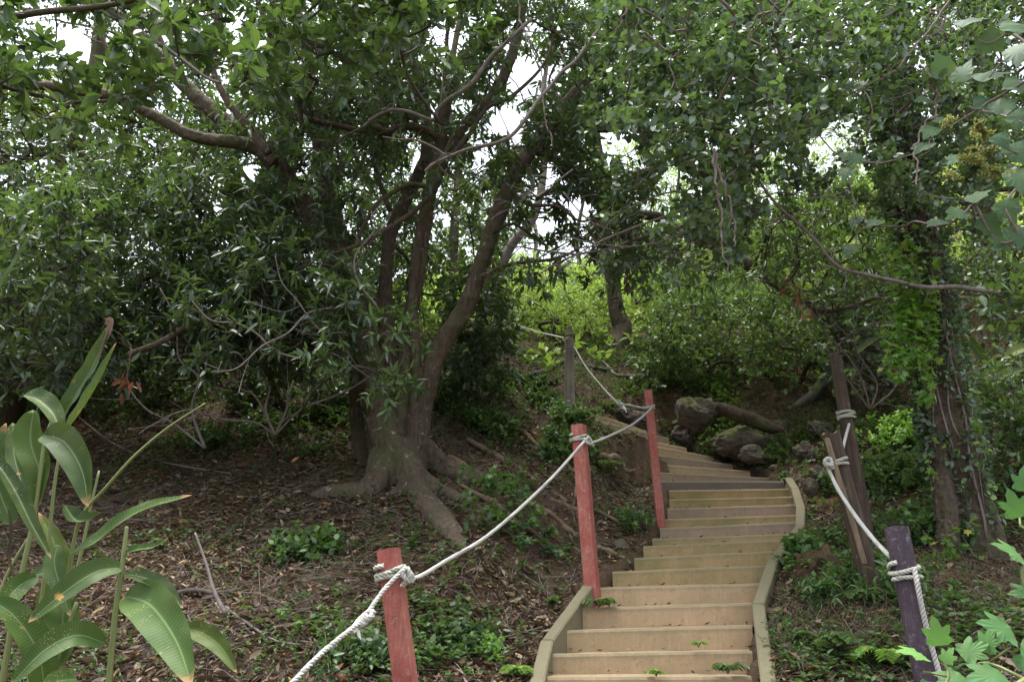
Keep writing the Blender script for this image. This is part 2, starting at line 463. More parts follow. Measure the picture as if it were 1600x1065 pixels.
M['tape'] = plainmat('white_tape', lambda N, L, p, pos: (p.inputs['Base Color'].__setattr__('default_value', (.72, .72, .70, 1)), p.inputs['Roughness'].__setattr__('default_value', .5)))

def f_ground(N, L, p, pos):
    a = noise(N, L, 1.1, 6, pos, .65); b = noise(N, L, 9, 8, pos, .7); c = noise(N, L, 60, 5, pos, .7)
    r = ramp(N, [(.3, (.03, .02, .013)), (.5, (.08, .05, .03)), (.68, (.14, .085, .047)), (.8, (.21, .115, .05))]); L.new(b.outputs[0], r.inputs[0])
    col = mixc(N, L, mapr(N, L, a.outputs[0], .5, .64, 0, .55), r.outputs[0], (.055, .07, .022))
    d = noise(N, L, .55, 3, pos)
    col = mixc(N, L, mapr(N, L, d.outputs[0], .58, .68, 0, .6), col, (.26, .13, .055))
    col = mixc(N, L, mapr(N, L, c.outputs[0], .4, .7, .4, 0), col, (.03, .02, .015))
    L.new(col, p.inputs['Base Color']); p.inputs['Roughness'].default_value = .95; p.inputs['Specular IOR Level'].default_value = .15
    ad = N.new('ShaderNodeMath'); ad.operation = 'ADD'; L.new(b.outputs[0], ad.inputs[0]); L.new(c.outputs[0], ad.inputs[1])
    bumpn(N, L, p, ad.outputs[0], .7, .03)
M['ground'] = plainmat('forest_soil', f_ground)

def f_step(base, spots, algae, amt):
    def f(N, L, p, pos):
        mp = N.new('ShaderNodeMapping'); mp.inputs['Scale'].default_value = (1, 1, .1); L.new(pos, mp.inputs[0])
        a = noise(N, L, 45, 6, mp.outputs[0], .7)
        b = noise(N, L, 3.0, 6, pos, .7); g = noise(N, L, 220, 3, pos, .6)
        at_ = N.new('ShaderNodeAttribute'); at_.attribute_name = 'rnd'
        c = mixc(N, L, mapr(N, L, b.outputs[0], .35, .7, 0, .55), base, spots)
        c = mixc(N, L, mapr(N, L, a.outputs[0], .5, .72, 0, .45), c, tuple(min(1, x * 1.45) for x in base))
        c = mixc(N, L, mapr(N, L, g.outputs[0], .5, .7, 0, .35), c, tuple(x * .5 for x in base))
        n2 = noise(N, L, 1.8, 6, pos, .75)
        c = mixc(N, L, mapr(N, L, n2.outputs[0], .42, .62, 0, amt), c, algae)
        n5 = noise(N, L, 26, 7, pos, .8, .4)
        c = mixc(N, L, mapr(N, L, n5.outputs[0], .54, .66, 0, .6), c, tuple(x * .45 for x in base))
        n6 = noise(N, L, 9, 4, pos)
        ae = N.new('ShaderNodeMath'); ae.operation = 'MULTIPLY_ADD'; L.new(n6.outputs[0], ae.inputs[0]); ae.inputs[1].default_value = -.5; L.new(at_.outputs['Fac'], ae.inputs[2])
        c = mixc(N, L, mapr(N, L, ae.outputs[0], -.25, .05, .55, 0), c, (.10, .075, .05))
        # worn, dirty top edge: rnd = height on the board (1 top)
        n3 = noise(N, L, 14, 4, pos)
        ad = N.new('ShaderNodeMath'); ad.operation = 'MULTIPLY_ADD'; L.new(n3.outputs[0], ad.inputs[0]); ad.inputs[1].default_value = .35; L.new(at_.outputs['Fac'], ad.inputs[2])
        c = mixc(N, L, mapr(N, L, ad.outputs[0], .95, 1.15, 0, .55), c, (.13, .12, .075))
        L.new(c, p.inputs['Base Color']); p.inputs['Roughness'].default_value = .85; p.inputs['Specular IOR Level'].default_value = .25
        bumpn(N, L, p, g.outputs[0], .35, .004)
    return f
M['stepA'] = plainmat('sandy_board', f_step((.37, .258, .148), (.275, .196, .115), (.20, .16, .085), .45))
M['stepB'] = plainmat('algae_board', f_step((.28, .20, .10), (.21, .155, .075), (.15, .13, .045), .75))
M['stepC'] = plainmat('grey_brown_board', f_step((.27, .195, .135), (.20, .145, .105), (.14, .12, .07), .4))
M['stepD'] = plainmat('dark_board', f_step((.13, .10, .085), (.10, .08, .07), (.08, .07, .05), .4))
M['tread'] = plainmat('dirty_tread', f_step((.30, .215, .14), (.2, .15, .10), (.12, .11, .06), .5))
M['side'] = plainmat('olive_grey_side_board', f_step((.165, .138, .082), (.115, .10, .058), (.12, .12, .06), .6))
def f_rock(moss):
    def f(N, L, p, pos):
        a = noise(N, L, 7, 8, pos, .7); b = noise(N, L, 2.6, 4, pos)
        r = ramp(N, [(.3, (.06, .048, .036)), (.55, (.09, .07, .052)), (.75, (.16, .13, .10))]); L.new(a.outputs[0], r.inputs[0])
        g = N.new('ShaderNodeNewGeometry'); s = N.new('ShaderNodeSeparateXYZ'); L.new(g.outputs['Normal'], s.inputs[0])
        ad = N.new('ShaderNodeMath'); ad.operation = 'MULTIPLY_ADD'; L.new(s.outputs[2], ad.inputs[0]); ad.inputs[1].default_value = .3; L.new(b.outputs[0], ad.inputs[2])
        c = mixc(N, L, mapr(N, L, ad.outputs[0], .55, .75, 0, moss * .9), r.outputs[0], (.085, .095, .02))
        L.new(c, p.inputs['Base Color']); p.inputs['Roughness'].default_value = .9
        bumpn(N, L, p, a.outputs[0], 1., .06)
    return f
M['rock'] = plainmat('brown_rock', f_rock(.35))
M['earthrock'] = plainmat('earth_covered_rock', f_ground)
M['mossrock'] = plainmat('mossy_rock', f_rock(1.))
# ------------------------------------------------------------------ stairs geometry (needed by the ground)
SL = [(845,1057),(862,1024),(884,987),(910,953),(934,920),(957,897),(991,876),(1005,856),(1019,844),(1031,828),(1039,813),(1043,796),(1046,781),(1046,767),(1043,751),(1033,737),(1031,725),(1007,707),(989,690),(962,678),(936,656),(911,639)]
SR = [(1165,1055),(1166,1012),(1167,973),(1178,937),(1190,907),(1198,877),(1214,854),(1233,838),(1241,829),(1243,811),(1244,801),(1242,785),(1238,773),(1232,761),(1225,751),(1204,746),(1172,735),(1145,725),(1115,713),(1073,699),(1045,684),(1010,672)]
Lp, Rp = [], []
for i in range(22):
    if i <= 14:
        Yc = 5.0 + .28 * (i - 2)
        dl = .10 * math.sin(math.pi * min(max((i - 3) / 9.5, 0), 1))
        l = at(*SL[i], Yc + dl); r = at(*SR[i], Yc - dl)
        z = (l[2] + r[2]) / 2
        l[2] = z * .5 + l[2] * .5; r[2] = z * .5 + r[2] * .5
    else:
        z = (Lp[14][2] + Rp[14][2]) / 2 + .115 * (i - 14)
        l = atz(*SL[i], z); r = atz(*SR[i], z)
        if l[1] < Lp[-1][1] + .04: l = at(*SL[i], Lp[-1][1] + .04)
    Lp.append(l); Rp.append(r)
# steps nearer than the frame shows, down to where the photographer stood
dL = (Lp[3] - Lp[0]) / 3; dR = (Rp[3] - Rp[0]) / 3
dL[2] = dR[2] = .118; dR[0] = dL[0] = 0.02
pre = 12
Lp = [Lp[0] - dL * k for k in range(pre, 0, -1)] + Lp
Rp = [Rp[0] - dR * k for k in range(pre, 0, -1)] + Rp
Lp = np.array(Lp); Rp = np.array(Rp); NS = len(Lp)
# the upper flight that goes on to the left behind the tree
CL = (Lp + Rp) / 2

# ------------------------------------------------------------------ ground height from control points
ctrl = []
def cp(x, y, Y): ctrl.append(at(x, y, Y))
for i in range(pre, NS, 2):
    ctrl.append(Lp[i] - [0.05, 0, .03]); ctrl.append(Rp[i] + [.1, 0, -.04])
for x in (-250, 0, 200, 400, 600): cp(x, 1060, 4.3)
for x in (-250, 0, 200, 400, 600, 760): cp(x, 900, 5.45 + .05 * (x / 800))
for x in (-250, 0, 200, 400, 610, 760): cp(x, 745, 7.45)
cp(880, 800, 6.7); cp(940, 740, 7.8); cp(840, 700, 8.4)
for x in (-250, 0, 200, 400, 560, 740): cp(x, 630, 9.3)
for x in (-300, 0, 300, 600): cp(x, 565, 11)
for p in [(870,645,9.4),(820,600,10.6),(760,585,11.2),(900,565,12.3),(1000,560,12.3),(850,510,15.5),(950,510,15.5),(850,470,20),(1000,470,19),(850,440,30),(700,440,30),(950,440,30),
          (1250,900,5.5),(1250,1060,4.35),(1450,1060,4.2),(1600,1060,4.1),(1800,1060,4.0),(1365,930,5.1),(1450,900,5.5),(1300,820,6.6),(1400,780,7.1),(1500,860,6.2),(1600,860,6.1),(1800,850,6.1),
          (1260,760,7.9),(1300,700,8.7),(1450,700,8.2),(1600,700,7.8),(1130,700,9.0),(1180,660,9.9),(1100,620,10.4),(1250,640,9.9),(1350,640,9.5),(1050,600,11.2),(1100,560,12),(1300,560,11),(1500,600,9.6),(1650,600,9.2),
          (1200,480,15),(1400,480,13.5),(1600,480,12.5),(1800,480,12),(1200,390,22),(1400,330,22),(1600,330,20),(1800,330,19)]: cp(*p)
for X, Y, Z in [(-9,15,4.9),(-14,15,5.2),(-4,15,5.2),(-12,25,7.5),(0,45,15),(-20,45,13),(20,45,24),(40,45,30),(0,80,19),(-60,80,16),(60,80,36),(-60,30,7),(-60,5,-1),(-60,-30,-12),(60,30,20),(60,5,3),(60,-30,-9),(0,-30,-11),(0,0,-2.25),(-4,0,-1.9),(4,0,-2.1),(-4,2.5,-1.0),(4,2.5,-1.2),(0,2.5,-1.25),(-8,2.5,-.6),(8,2.5,-.8),(-10,6,.7),(10,6,.7),(0,-6,-4.4),(-8,-6,-4),(8,-6,-4),(0,120,19),(-60,120,16),(60,120,36)]:
    ctrl.append(np.array([X, Y, Z], float))
ctrl = np.array(ctrl)
def tps(A, B):
    r2 = ((A[:, None, :2] - B[None, :, :2]) ** 2).sum(-1)
    return .5 * r2 * np.log(r2 + 1e-9)
K = tps(ctrl, ctrl) + np.eye(len(ctrl)) * .02
Pm = np.hstack([np.ones((len(ctrl), 1)), ctrl[:, :2]])
W = np.linalg.solve(np.block([[K, Pm], [Pm.T, np.zeros((3, 3))]]), np.concatenate([ctrl[:, 2], np.zeros(3)]))
def Hraw(x, y):
    q = np.stack([np.ravel(x), np.ravel(y)], -1)
    out = np.empty(len(q))
    for s in range(0, len(q), 20000):
        e = q[s:s + 20000]
        out[s:s + 20000] = tps(e, ctrl) @ W[:len(ctrl)] + W[-3] + e @ W[-2:]
    return out.reshape(np.shape(x))
gx = np.concatenate([-8 - 112 * np.linspace(1, 0, 60, endpoint=False) ** 2.2, np.arange(-8, 8.01, .065), 8 + 112 * np.linspace(0, 1, 61)[1:] ** 2.2])
gy = np.concatenate([1.5 - 40 * np.linspace(1, 0, 25, endpoint=False) ** 2, np.arange(1.5, 14, .065), 14 + 106 * np.linspace(0, 1, 90) ** 2.2])
GX, GY = np.meshgrid(gx, gy)
GZ = Hraw(GX, GY)
near = np.clip((16 - GY) / 6, 0, 1)
GZ = GZ + .07 * fbm(xyz(GX * 1.3, GY * 1.3), 5) + .03 * fbm(xyz(GX * 6, GY * 6, 3), 3) * near + .25 * fbm(xyz(GX * .25, GY * .25, 9), 3) * (1 - near)
# terrain kept under the stairs
def stairdist(x, y):
    best = np.full(np.shape(x), 9.); zz = np.zeros(np.shape(x)); hw = np.zeros(np.shape(x))
    for i in range(NS - 1):
        a, b = CL[i], CL[i + 1]
        ab = b[:2] - a[:2]
        t = np.clip(((x - a[0]) * ab[0] + (y - a[1]) * ab[1]) / (ab @ ab), 0, 1)
        d = np.hypot(x - a[0] - t * ab[0], y - a[1] - t * ab[1])
        k = d < best
        best = np.where(k, d, best); zz = np.where(k, a[2] + t * (b[2] - a[2]), zz)
        w = np.linalg.norm(Rp[i][:2] - Lp[i][:2]) / 2
        hw = np.where(k, w, hw)
    return best, zz, hw
msk = (np.abs(GX) < 8) & (GY > -6) & (GY < 14)
sd, sz, sw = stairdist(GX[msk], GY[msk])
inn = np.clip((sw + .02 - sd) / .1, 0, 1)
nearw = np.clip((sw + .75 - sd) / .6, 0, 1)
g0 = GZ[msk]
g0 = g0 * (1 - nearw) + (np.clip(g0, sz - .22, sz + .03)) * nearw
g0 = np.where(inn > 0, np.minimum(g0, sz - .03 - .26 * inn), g0)
GZ[msk] = g0
def H(x, y):
    x = np.asarray(x, float); y = np.asarray(y, float)
    i = np.clip(np.searchsorted(gx, x) - 1, 0, len(gx) - 2); j = np.clip(np.searchsorted(gy, y) - 1, 0, len(gy) - 2)
    u = np.clip((x - gx[i]) / (gx[i + 1] - gx[i]), 0, 1); v = np.clip((y - gy[j]) / (gy[j + 1] - gy[j]), 0, 1)
    return (GZ[j, i] * (1 - u) + GZ[j, i + 1] * u) * (1 - v) + (GZ[j + 1, i] * (1 - u) + GZ[j + 1, i + 1] * u) * v
def hit(x, y, y0=2.5, y1=60):
    """world point where the ground is seen at a pixel"""
    d = ray(x, y)
    Y = np.concatenate([np.arange(y0, 16, .03), np.arange(16, y1, .2)])
    P = d[None] * (Y / d[1])[:, None]
    k = np.nonzero(P[:, 2] < H(P[:, 0], P[:, 1]))[0]
    i = k[0] if len(k) else len(Y) - 1
    p = P[i].copy(); p[2] = H(p[0], p[1]); return p
def slope_n(x, y, e=.08):
    return norm(np.stack([-(H(x + e, y) - H(x - e, y)) / (2 * e), -(H(x, y + e) - H(x, y - e)) / (2 * e), np.ones(np.shape(x))], -1))
g = Geo()
nx, ny = len(gx), len(gy)
idx = np.arange(nx * ny).reshape(ny, nx)
a_, b_, c_, d_ = idx[:-1, :-1].ravel(), idx[:-1, 1:].ravel(), idx[1:, 1:].ravel(), idx[1:, :-1].ravel()
g.add(np.stack([GX, GY, GZ], -1).reshape(-1, 3), np.concatenate([np.stack([a_, b_, c_], -1), np.stack([a_, c_, d_], -1)]))
tag(g.build('ground', M['ground']), kind='structure')

# ------------------------------------------------------------------ stairs
def prism(g, quad_bottom, quad_top, rb=0., rt=1., mat=0):
    """box from 4 bottom and 4 top corners, flat faces"""
    B = [np.asarray(p, float) for p in quad_bottom]; T = [np.asarray(p, float) for p in quad_top]
    faces = [(B[0], B[1], T[1], T[0]), (B[1], B[2], T[2], T[1]), (B[2], B[3], T[3], T[2]), (B[3], B[0], T[0], T[3]), (T[0], T[1], T[2], T[3]), (B[3], B[2], B[1], B[0])]
    rr = [(rb, rb, rt, rt)] * 4 + [(rt,) * 4, (rb,) * 4]
    for f, r in zip(faces, rr): g.add(np.array(f), [[0, 1, 2], [0, 2, 3]], None, r, mat)
def board(g, A, B, depth, thick, back, cham=.012, nseg=10, seed=0, wob=.007, mat=0):
    """plank standing on edge from A to B (top edge points); front chamfered; back = horizontal unit vector away from the viewer"""
    t = np.linspace(0, 1, nseg + 1)[:, None]
    P = A * (1 - t) + B * t
    w = fbm(xyz(t[:, 0] * 5, seed * 3.7, 0), 3)[:, None] * wob
    up = np.array([0, 0, 1.])
    rings = [P - up * depth, P - up * (cham + .004) + w * back, P - up * cham * .25 + back * (cham * .5 + w), P + back * cham + up * (w), P + back * (thick - cham * .5) + up * w, P + back * thick - up * cham, P + back * thick - up * depth]
    hh = [0, .93, 1, 1, 1, .9, 0]
    X = np.stack(rings, 1); n, k = X.shape[:2]
    idx = np.arange(n * k).reshape(n, k)
    a, b, c, d = idx[:-1, :-1].ravel(), idx[1:, :-1].ravel(), idx[1:, 1:].ravel(), idx[:-1, 1:].ravel()
    T = np.concatenate([np.stack([a, b, c], -1), np.stack([a, c, d], -1)])
    ends = []
    for r in (0, n - 1):
        ix = idx[r]
        for q in range(1, k - 1): ends.append([ix[0], ix[q], ix[q + 1]] if r == 0 else [ix[0], ix[q + 1], ix[q]])
    g.add(X.reshape(-1, 3), np.vstack([T, ends]), None, np.tile(hh, n), mat)
stairs = thing('wooden_stairs', (*CL[pre][:2], CL[pre][2] - .2), 'sandy brown wooden stairs with olive side boards climbing and curving left up the slope', 'stairs')
mats_s = {}
seq = 'A' * (pre + 5) + 'BBBBCBCBB' + 'DCACAACAA'
seq = (seq + 'C' * 50)[:NS]
for i in range(NS):
    A, B = Lp[i].copy(), Rp[i].copy()
    dirx = norm(B - A); back = norm(np.array([-dirx[1], dirx[0], 0]))
    if i >= pre + 14: A = A - dirx * .12
    elif pre - 1 <= i <= pre + 13: B = B + dirx * .03
    g = Geo(); board(g, A, B, .17, .042, back, seed=i)
    g.build('step_board', M['step' + seq[i]], stairs, smooth=False)
    if i + 1 < NS:
        A2, B2 = Lp[i + 1], Rp[i + 1]
        n, k = 9, 5
        u, v = np.meshgrid(np.linspace(0, 1, n), np.linspace(0, 1, k), indexing='ij')
        a0 = A + back * .040; b0 = B + back * .040
        X = (a0 * (1 - u[..., None]) + b0 * u[..., None]) * (1 - v[..., None]) + (A2 * (1 - u[..., None]) + B2 * u[..., None]) * v[..., None]
        zl = (A[2] * (1 - u) + B[2] * u) - .012
        X[..., 2] = zl + .012 * fbm(xyz(X[..., 0] * 6, X[..., 1] * 6), 3)
        idx = np.arange(n * k).reshape(n, k)
        a, b, c, d = idx[:-1, :-1].ravel(), idx[1:, :-1].ravel(), idx[1:, 1:].ravel(), idx[:-1, 1:].ravel()
        g = Geo(); g.add(X.reshape(-1, 3), np.concatenate([np.stack([a, b, c], -1), np.stack([a, c, d], -1)]), None, .4)
        g.build('tread', M['tread'], stairs)
def edge(P, s):
    s = s + pre
    i = int(np.clip(math.floor(s), 0, NS - 2)); t = s - i
    return P[i] * (1 - t) + P[i + 1] * t
def side(P, s0, s1, sgn, up0=.045, up1=.045, w=.075):
    A, B = edge(P, s0), edge(P, s1)
    A = A + [0, 0, up0]; B = B + [0, 0, up1]
    d = norm((B - A)[:2]); out = np.array([d[1], -d[0], 0]) * sgn
    A = A + out * .006; B = B + out * .006
    g = Geo(); c = .008
    n = 12; t = np.linspace(0, 1, n)[:, None]; C_ = A * (1 - t) + B * t
    wv = fbm(xyz(t[:, 0] * 4, s0, 2), 3)[:, None] * .005
    up = np.array([0, 0, 1.])
    rings = [C_ - up * .3, C_ - up * c, C_ + out * c + up * wv, C_ + out * (w - c + wv) + up * wv, C_ + out * w - up * c, C_ + out * w - up * .3]
    X = np.stack(rings, 1); k = 6; idx = np.arange(n * k).reshape(n, k)
    a, b, cc, dd = idx[:-1, :-1].ravel(), idx[1:, :-1].ravel(), idx[1:, 1:].ravel(), idx[:-1, 1:].ravel()
    T = np.concatenate([np.stack([a, b, cc], -1), np.stack([a, cc, dd], -1)])
    ends = []
    for r in (0, n - 1):
        for q in range(1, k - 1): ends.append([idx[r][0], idx[r][q], idx[r][q + 1]])
    g.add(X.reshape(-1, 3), np.vstack([T, ends]), None, np.tile([0, .8, .9, .9, .8, 0], n))
    g.build('side_board', M['side'], stairs, smooth=False)
for s0, s1 in ((-11, -6), (-5.97, -1.2), (-1.17, 2.6), (2.63, 4.7), (4.73, 6.6), (6.63, 8.1), (8.13, 10.3), (10.33, 12.4), (12.43, 13.8)):
    side(Rp, s0, s1, 1)
for s0, s1 in ((-11, -6), (-5.97, -1.6), (-1.57, 1.2), (1.23, 3.9)): side(Lp, s0, s1, -1)

# the further flight seen behind the multi-stemmed tree: three long boards
up_fl = thing('timber_edging', hit(790, 590), 'weathered grey-brown timber edging of the path beside the grey post, behind the tree', 'path edging')
for k, (a, b, ya, yb) in enumerate([((744, 577), (822, 600), 11.2, 10.4), ((752, 592), (800, 610), 10.8, 10.2)]):
    A, B = at(*a, ya), at(*b, yb)
    dirx = norm(B - A); back = norm(np.array([-dirx[1], dirx[0], 0]))
    g = Geo(); board(g, A + [0, 0, .03], B + [0, 0, .03], .22, .06, back, seed=40 + k); g.build('edge_board', M['stepC'], up_fl, smooth=False)

# ------------------------------------------------------------------ posts
def sqpost(name, top, bot, w, mat, label, cat, group=None, twist=0.3, ext=.35):
    """square timber between pixel-measured top and ground points"""
    top, bot = np.asarray(top, float), np.asarray(bot, float)
    ax = norm(top - bot); bot2 = bot - ax * ext
    u = norm(np.cross(ax, [math.sin(twist), math.cos(twist), 0])); v = np.cross(ax, u)
    root = thing(name, bot, label, cat, group)
    g = Geo(); c = .006; h = w / 2
    prof = [(-h + c, -h), (h - c, -h), (h, -h + c), (h, h - c), (h - c, h), (-h + c, h), (-h, h - c), (-h, -h + c)]
    n = 14; L = np.linalg.norm(top - bot2)
    X = []
    for i in range(n + 1):
        p = bot2 + ax * L * i / n
        s = 1 + .012 * math.sin(i * 1.7 + w * 90)
        X.append([p + (u * a + v * b) * s for a, b in prof])
    X = np.array(X); k = 8; idx = np.arange((n + 1) * k).reshape(n + 1, k)
    T = []
    for i in range(n):
        for j in range(k):
            a, b = idx[i, j], idx[i, (j + 1) % k]; c1, d1 = idx[i + 1, (j + 1) % k], idx[i + 1, j]
            T += [[a, b, c1], [a, c1, d1]]
    g.add(X.reshape(-1, 3), T)
    g.build('timber', mat, root, smooth=False)
    g = Geo(); q = np.array([top + (u * a + v * b) * .96 for a, b in prof] + [top + ax * .006]) ; q[:8] += ax * .0015
    g.add(q, [[i, (i + 1) % 8, 8] for i in range(8)])
    g.build('post_end', mat if 'purple' in label or True else M['endgrain'], root, smooth=False)
    return root, (u, v, ax)
def rndpost(name, top, bot, r0, r1, mats, label, cat, group=None, seed=0, ext=.3, ragged=.03, taper_top=False):
    top, bot = np.asarray(top, float), np.asarray(bot, float)
    ax = norm(top - bot); P0 = bot - ax * ext; n = 26
    P = np.array([P0 + (top - P0) * i / n for i in range(n + 1)])
    R = np.linspace(r1, r0, n + 1)
    if taper_top: R[-5:] *= np.array([1, .97, .62, .55, .5])
    root = thing(name, bot, label, cat, group)
    sides = 22
    u = norm(np.cross(ax, [.3, 1, 0])); v = np.cross(ax, u)
    an = np.linspace(0, 2 * np.pi, sides, endpoint=False)
    X = []
    for i in range(n + 1):
        rr = R[i] * (1 + .10 * vnoise(np.stack([np.cos(an) * 1.5 + seed, np.sin(an) * 1.5, 0 * an + i * .06], -1)) + .06 * vnoise(np.stack([np.cos(an) * 5 + seed, np.sin(an) * 5, 0 * an + i * .1], -1)))
        X.append(P[i] + rr[:, None] * (np.cos(an)[:, None] * u + np.sin(an)[:, None] * v) + (ax * (ragged * vnoise(np.stack([np.cos(an) * 3 + seed, np.sin(an) * 3, 0 * an], -1)))[:, None] if i == n else 0))
    X = np.array(X); idx = np.arange((n + 1) * sides).reshape(n + 1, sides)
    T, mi = [], []
    for i in range(n):
        for j in range(sides):
            a, b, c1, d1 = idx[i, j], idx[i, (j + 1) % sides], idx[i + 1, (j + 1) % sides], idx[i + 1, j]
            T += [[a, b, c1], [a, c1, d1]]
    g = Geo(); g.add(X.reshape(-1, 3), T, None, .5, 0)
    g.build('timber', mats[0], root)
    g = Geo(); q = np.vstack([X[-1], top - ax * .01]); g.add(q, [[i, (i + 1) % sides, sides] for i in range(sides)])
    g.build('post_end', mats[1], root)
    return root, (u, v, ax), X
rp1, f1 = sqpost('rope_post', at(607, 858, 3.6), at(638, 1095, 3.6), .088, M['redpost'], 'nearest red-painted square post, its rope wrapped twice below the top', 'rope post', 'red square rope posts', .12)
rp2, f2 = sqpost('rope_post', at(904, 664, 5.55), at(926, 930, 5.55), .088, M['redpost'], 'middle red-painted square post at the end of the left side board', 'rope post', 'red square rope posts', .42)
rp3, f3 = sqpost('rope_post', at(1012, 610, 7.25), at(1032, 812, 7.25), .075, M['redpost'], 'furthest and thinnest red square post, beside the upper steps', 'rope post', 'red square rope posts', .1)
rp4, f4 = sqpost('rope_post', at(1400, 823, 3.95), at(1452, 1080, 3.95), .098, M['purplepost'], 'dark purple square post leaning left at the lower right of the stairs', 'rope post', None, .28)
gp, fg, _ = rndpost('rope_post', at(890, 510, 9.2), at(890, 660, 9.2), .055, .068, (M['greypost'], M['greypost']), 'round grey weathered post with notched narrow top beside the upper steps', 'rope post', seed=2, taper_top=True)
dp1, fd1, Xd = rndpost('rope_post', at(1299, 676, 5.0), at(1367, 938, 5.0), .052, .066, (M['darkpost'], M['paleface']), 'short split dark timber post with a pale worn face right of the stairs', 'rope post', seed=5)
dp2, fd2, _ = rndpost('rope_post', at(1305, 556, 6.0), at(1356, 850, 6.0), .045, .062, (M['darkpost'], M['darkpost']), 'tall dark round post behind the shorter split post right of the stairs', 'rope post', seed=8)
# pale split face on the short dark post
def strip(P0, P1, w, off, nm, mat, parent):
    g = Geo(); n = 14; t = np.linspace(0, 1, n)[:, None]; P = P0 * (1 - t) + P1 * t
    prof = []
    for k, a in enumerate(np.linspace(-1, 1, 6)):
        ww = w * (1 + .35 * fbm(xyz(t[:, 0] * 5, k * 2., 0), 2))
        prof.append(P + np.array([1, -.15, 0]) * (a * ww[:, None]) + np.array([0, -1, .1]) * (off * (1 - a * a))[None])
    X = np.stack(prof, 1); idx = np.arange(n * 6).reshape(n, 6)
    a, b, c, d = idx[:-1, :-1].ravel(), idx[:-1, 1:].ravel(), idx[1:, 1:].ravel(), idx[1:, :-1].ravel()
    g.add(X.reshape(-1, 3), np.concatenate([np.stack([a, b, c], -1), np.stack([a, c, d], -1)])); g.build(nm, mat, parent)
tp, bt = at(1292, 684, 4.944), at(1352, 880, 4.95)
strip(bt, tp, .017, np.array([.012]), 'split_face', M['paleface'], dp1)

# ------------------------------------------------------------------ ropes
def resample(P, step):
    P = np.asarray(P, float); s = np.concatenate([[0], np.cumsum(np.linalg.norm(np.diff(P, axis=0), axis=1))])
    q = np.arange(0, s[-1], step)
    return np.stack([np.interp(q, s, P[:, k]) for k in range(3)], -1)
def rope3(g, P, r, pitch=.055, sides=5, step=.008):
    P = resample(P, step); n = len(P)
    if n < 4: return
    T = norm(np.gradient(P, axis=0)); u = norm(np.cross(T[0], [.1, .2, 1])); U = []
    for i in range(n):
        u = norm(u - T[i] * (u @ T[i])); U.append(u)
    U = np.array(U); V = np.cross(T, U); s = np.arange(n) * step
    for k in range(3):
        ph = 2 * np.pi * (s / pitch + k / 3)
        Q = P + (U * np.cos(ph)[:, None] + V * np.sin(ph)[:, None]) * r * .52
        tubegeo(g, Q, r * .56, sides, cap=True)
def ropepart(name, pts, r, mat, parent, n=14, raw=False):
    g = Geo(); rope3(g, np.asarray(pts) if raw else crom(pts, n), r); return g.build(name, mat, parent)
def coil(c, fr, hw, r, turns, gap, sq=True, start=0., seed=0):
    u, v, ax = fr; out = []
    N = int(turns * 32)
    for i in range(N + 1):
        a = start + 2 * np.pi * i / 32
        ca, sa = math.cos(a), math.sin(a)
        k = (abs(ca) ** 5 + abs(sa) ** 5) ** (-1 / 5) if sq else 1
        out.append(c + (u * ca + v * sa) * (hw + r) * k + ax * (gap * i / 32 + .006 * math.sin(a * 1.5 + seed)))
    return np.array(out)
R_ = .0098
lrope = thing('guide_rope', at(615, 895, 3.6), 'long pale twisted rope sagging from the red posts up to the grey post', 'rope')
w1 = at(633, 893, 3.54); w2 = at(914, 687, 5.49); w3 = at(1016, 637, 7.2); w4 = at(893, 530, 9.13)
ropepart('rope_span', [at(420, 1105, 2.85), at(455, 1068, 2.95), at(500, 1022, 3.1), at(545, 985, 3.25), at(568, 966, 3.33), at(600, 921, 3.46), at(636, 884, 3.52)], R_, M['rope'], lrope)
ropepart('rope_span', [at(634, 888, 3.54), at(650, 902, 3.58), at(700, 874, 3.85), at(760, 838, 4.25), at(820, 787, 4.7), at(870, 738, 5.1), at(916, 686, 5.48)], R_, M['rope'], lrope)
ropepart('rope_span', [at(914, 687, 5.49), at(925, 691, 5.6), at(950, 682, 5.95), at(985, 665, 6.6), at(1005, 650, 6.95), at(1020, 636, 7.18)], R_, M['rope'], lrope)
ropepart('rope_span', [at(1010, 638, 7.2), at(985, 633, 7.5), at(965, 628, 7.8), at(940, 603, 8.35), at(915, 572, 8.8), at(897, 541, 9.12)], R_, M['rope'], lrope)
ropepart('rope_span', [at(886, 529, 9.12), at(865, 524, 9.8), at(835, 517, 10.7), at(800, 504, 11.8), at(780, 498, 12.4)], R_, M['rope'], lrope)
def cpos(top, fr, dist): return top - fr[2] * dist
c1 = at(612, 905, 3.6)
ropepart('rope_wrap', coil(c1, f1, .045, .011, 2.3, .024, start=-.4), .0115, M['ropeg'], lrope, raw=True)
ropepart('rope_knot', [at(628, 915, 3.53), at(640, 902, 3.5), at(637, 888, 3.5), at(629, 893, 3.5), at(636, 906, 3.5), at(646, 905, 3.53), at(640, 893, 3.51)], .0115, M['rope'], lrope, 6)
c2 = at(906, 690, 5.55)
ropepart('rope_wrap', coil(c2, f2, .046, .010, 2.2, .02), .010, M['ropeg'], lrope, raw=True)
ropepart('rope_knot', [at(912, 684, 5.46), at(918, 692, 5.45), at(925, 693, 5.47), at(920, 683, 5.46), at(914, 689, 5.45)], .010, M['rope'], lrope, 6)
c3 = at(1014, 640, 7.25)
ropepart('rope_wrap', coil(c3, f3, .039, .010, 2.0, .018), .010, M['ropeg'], lrope, raw=True)
c4 = at(890, 527, 9.2)
ropepart('rope_wrap', coil(c4, fg, .052, .010, 2.0, .016, sq=False), .010, M['ropedark'], lrope, raw=True)
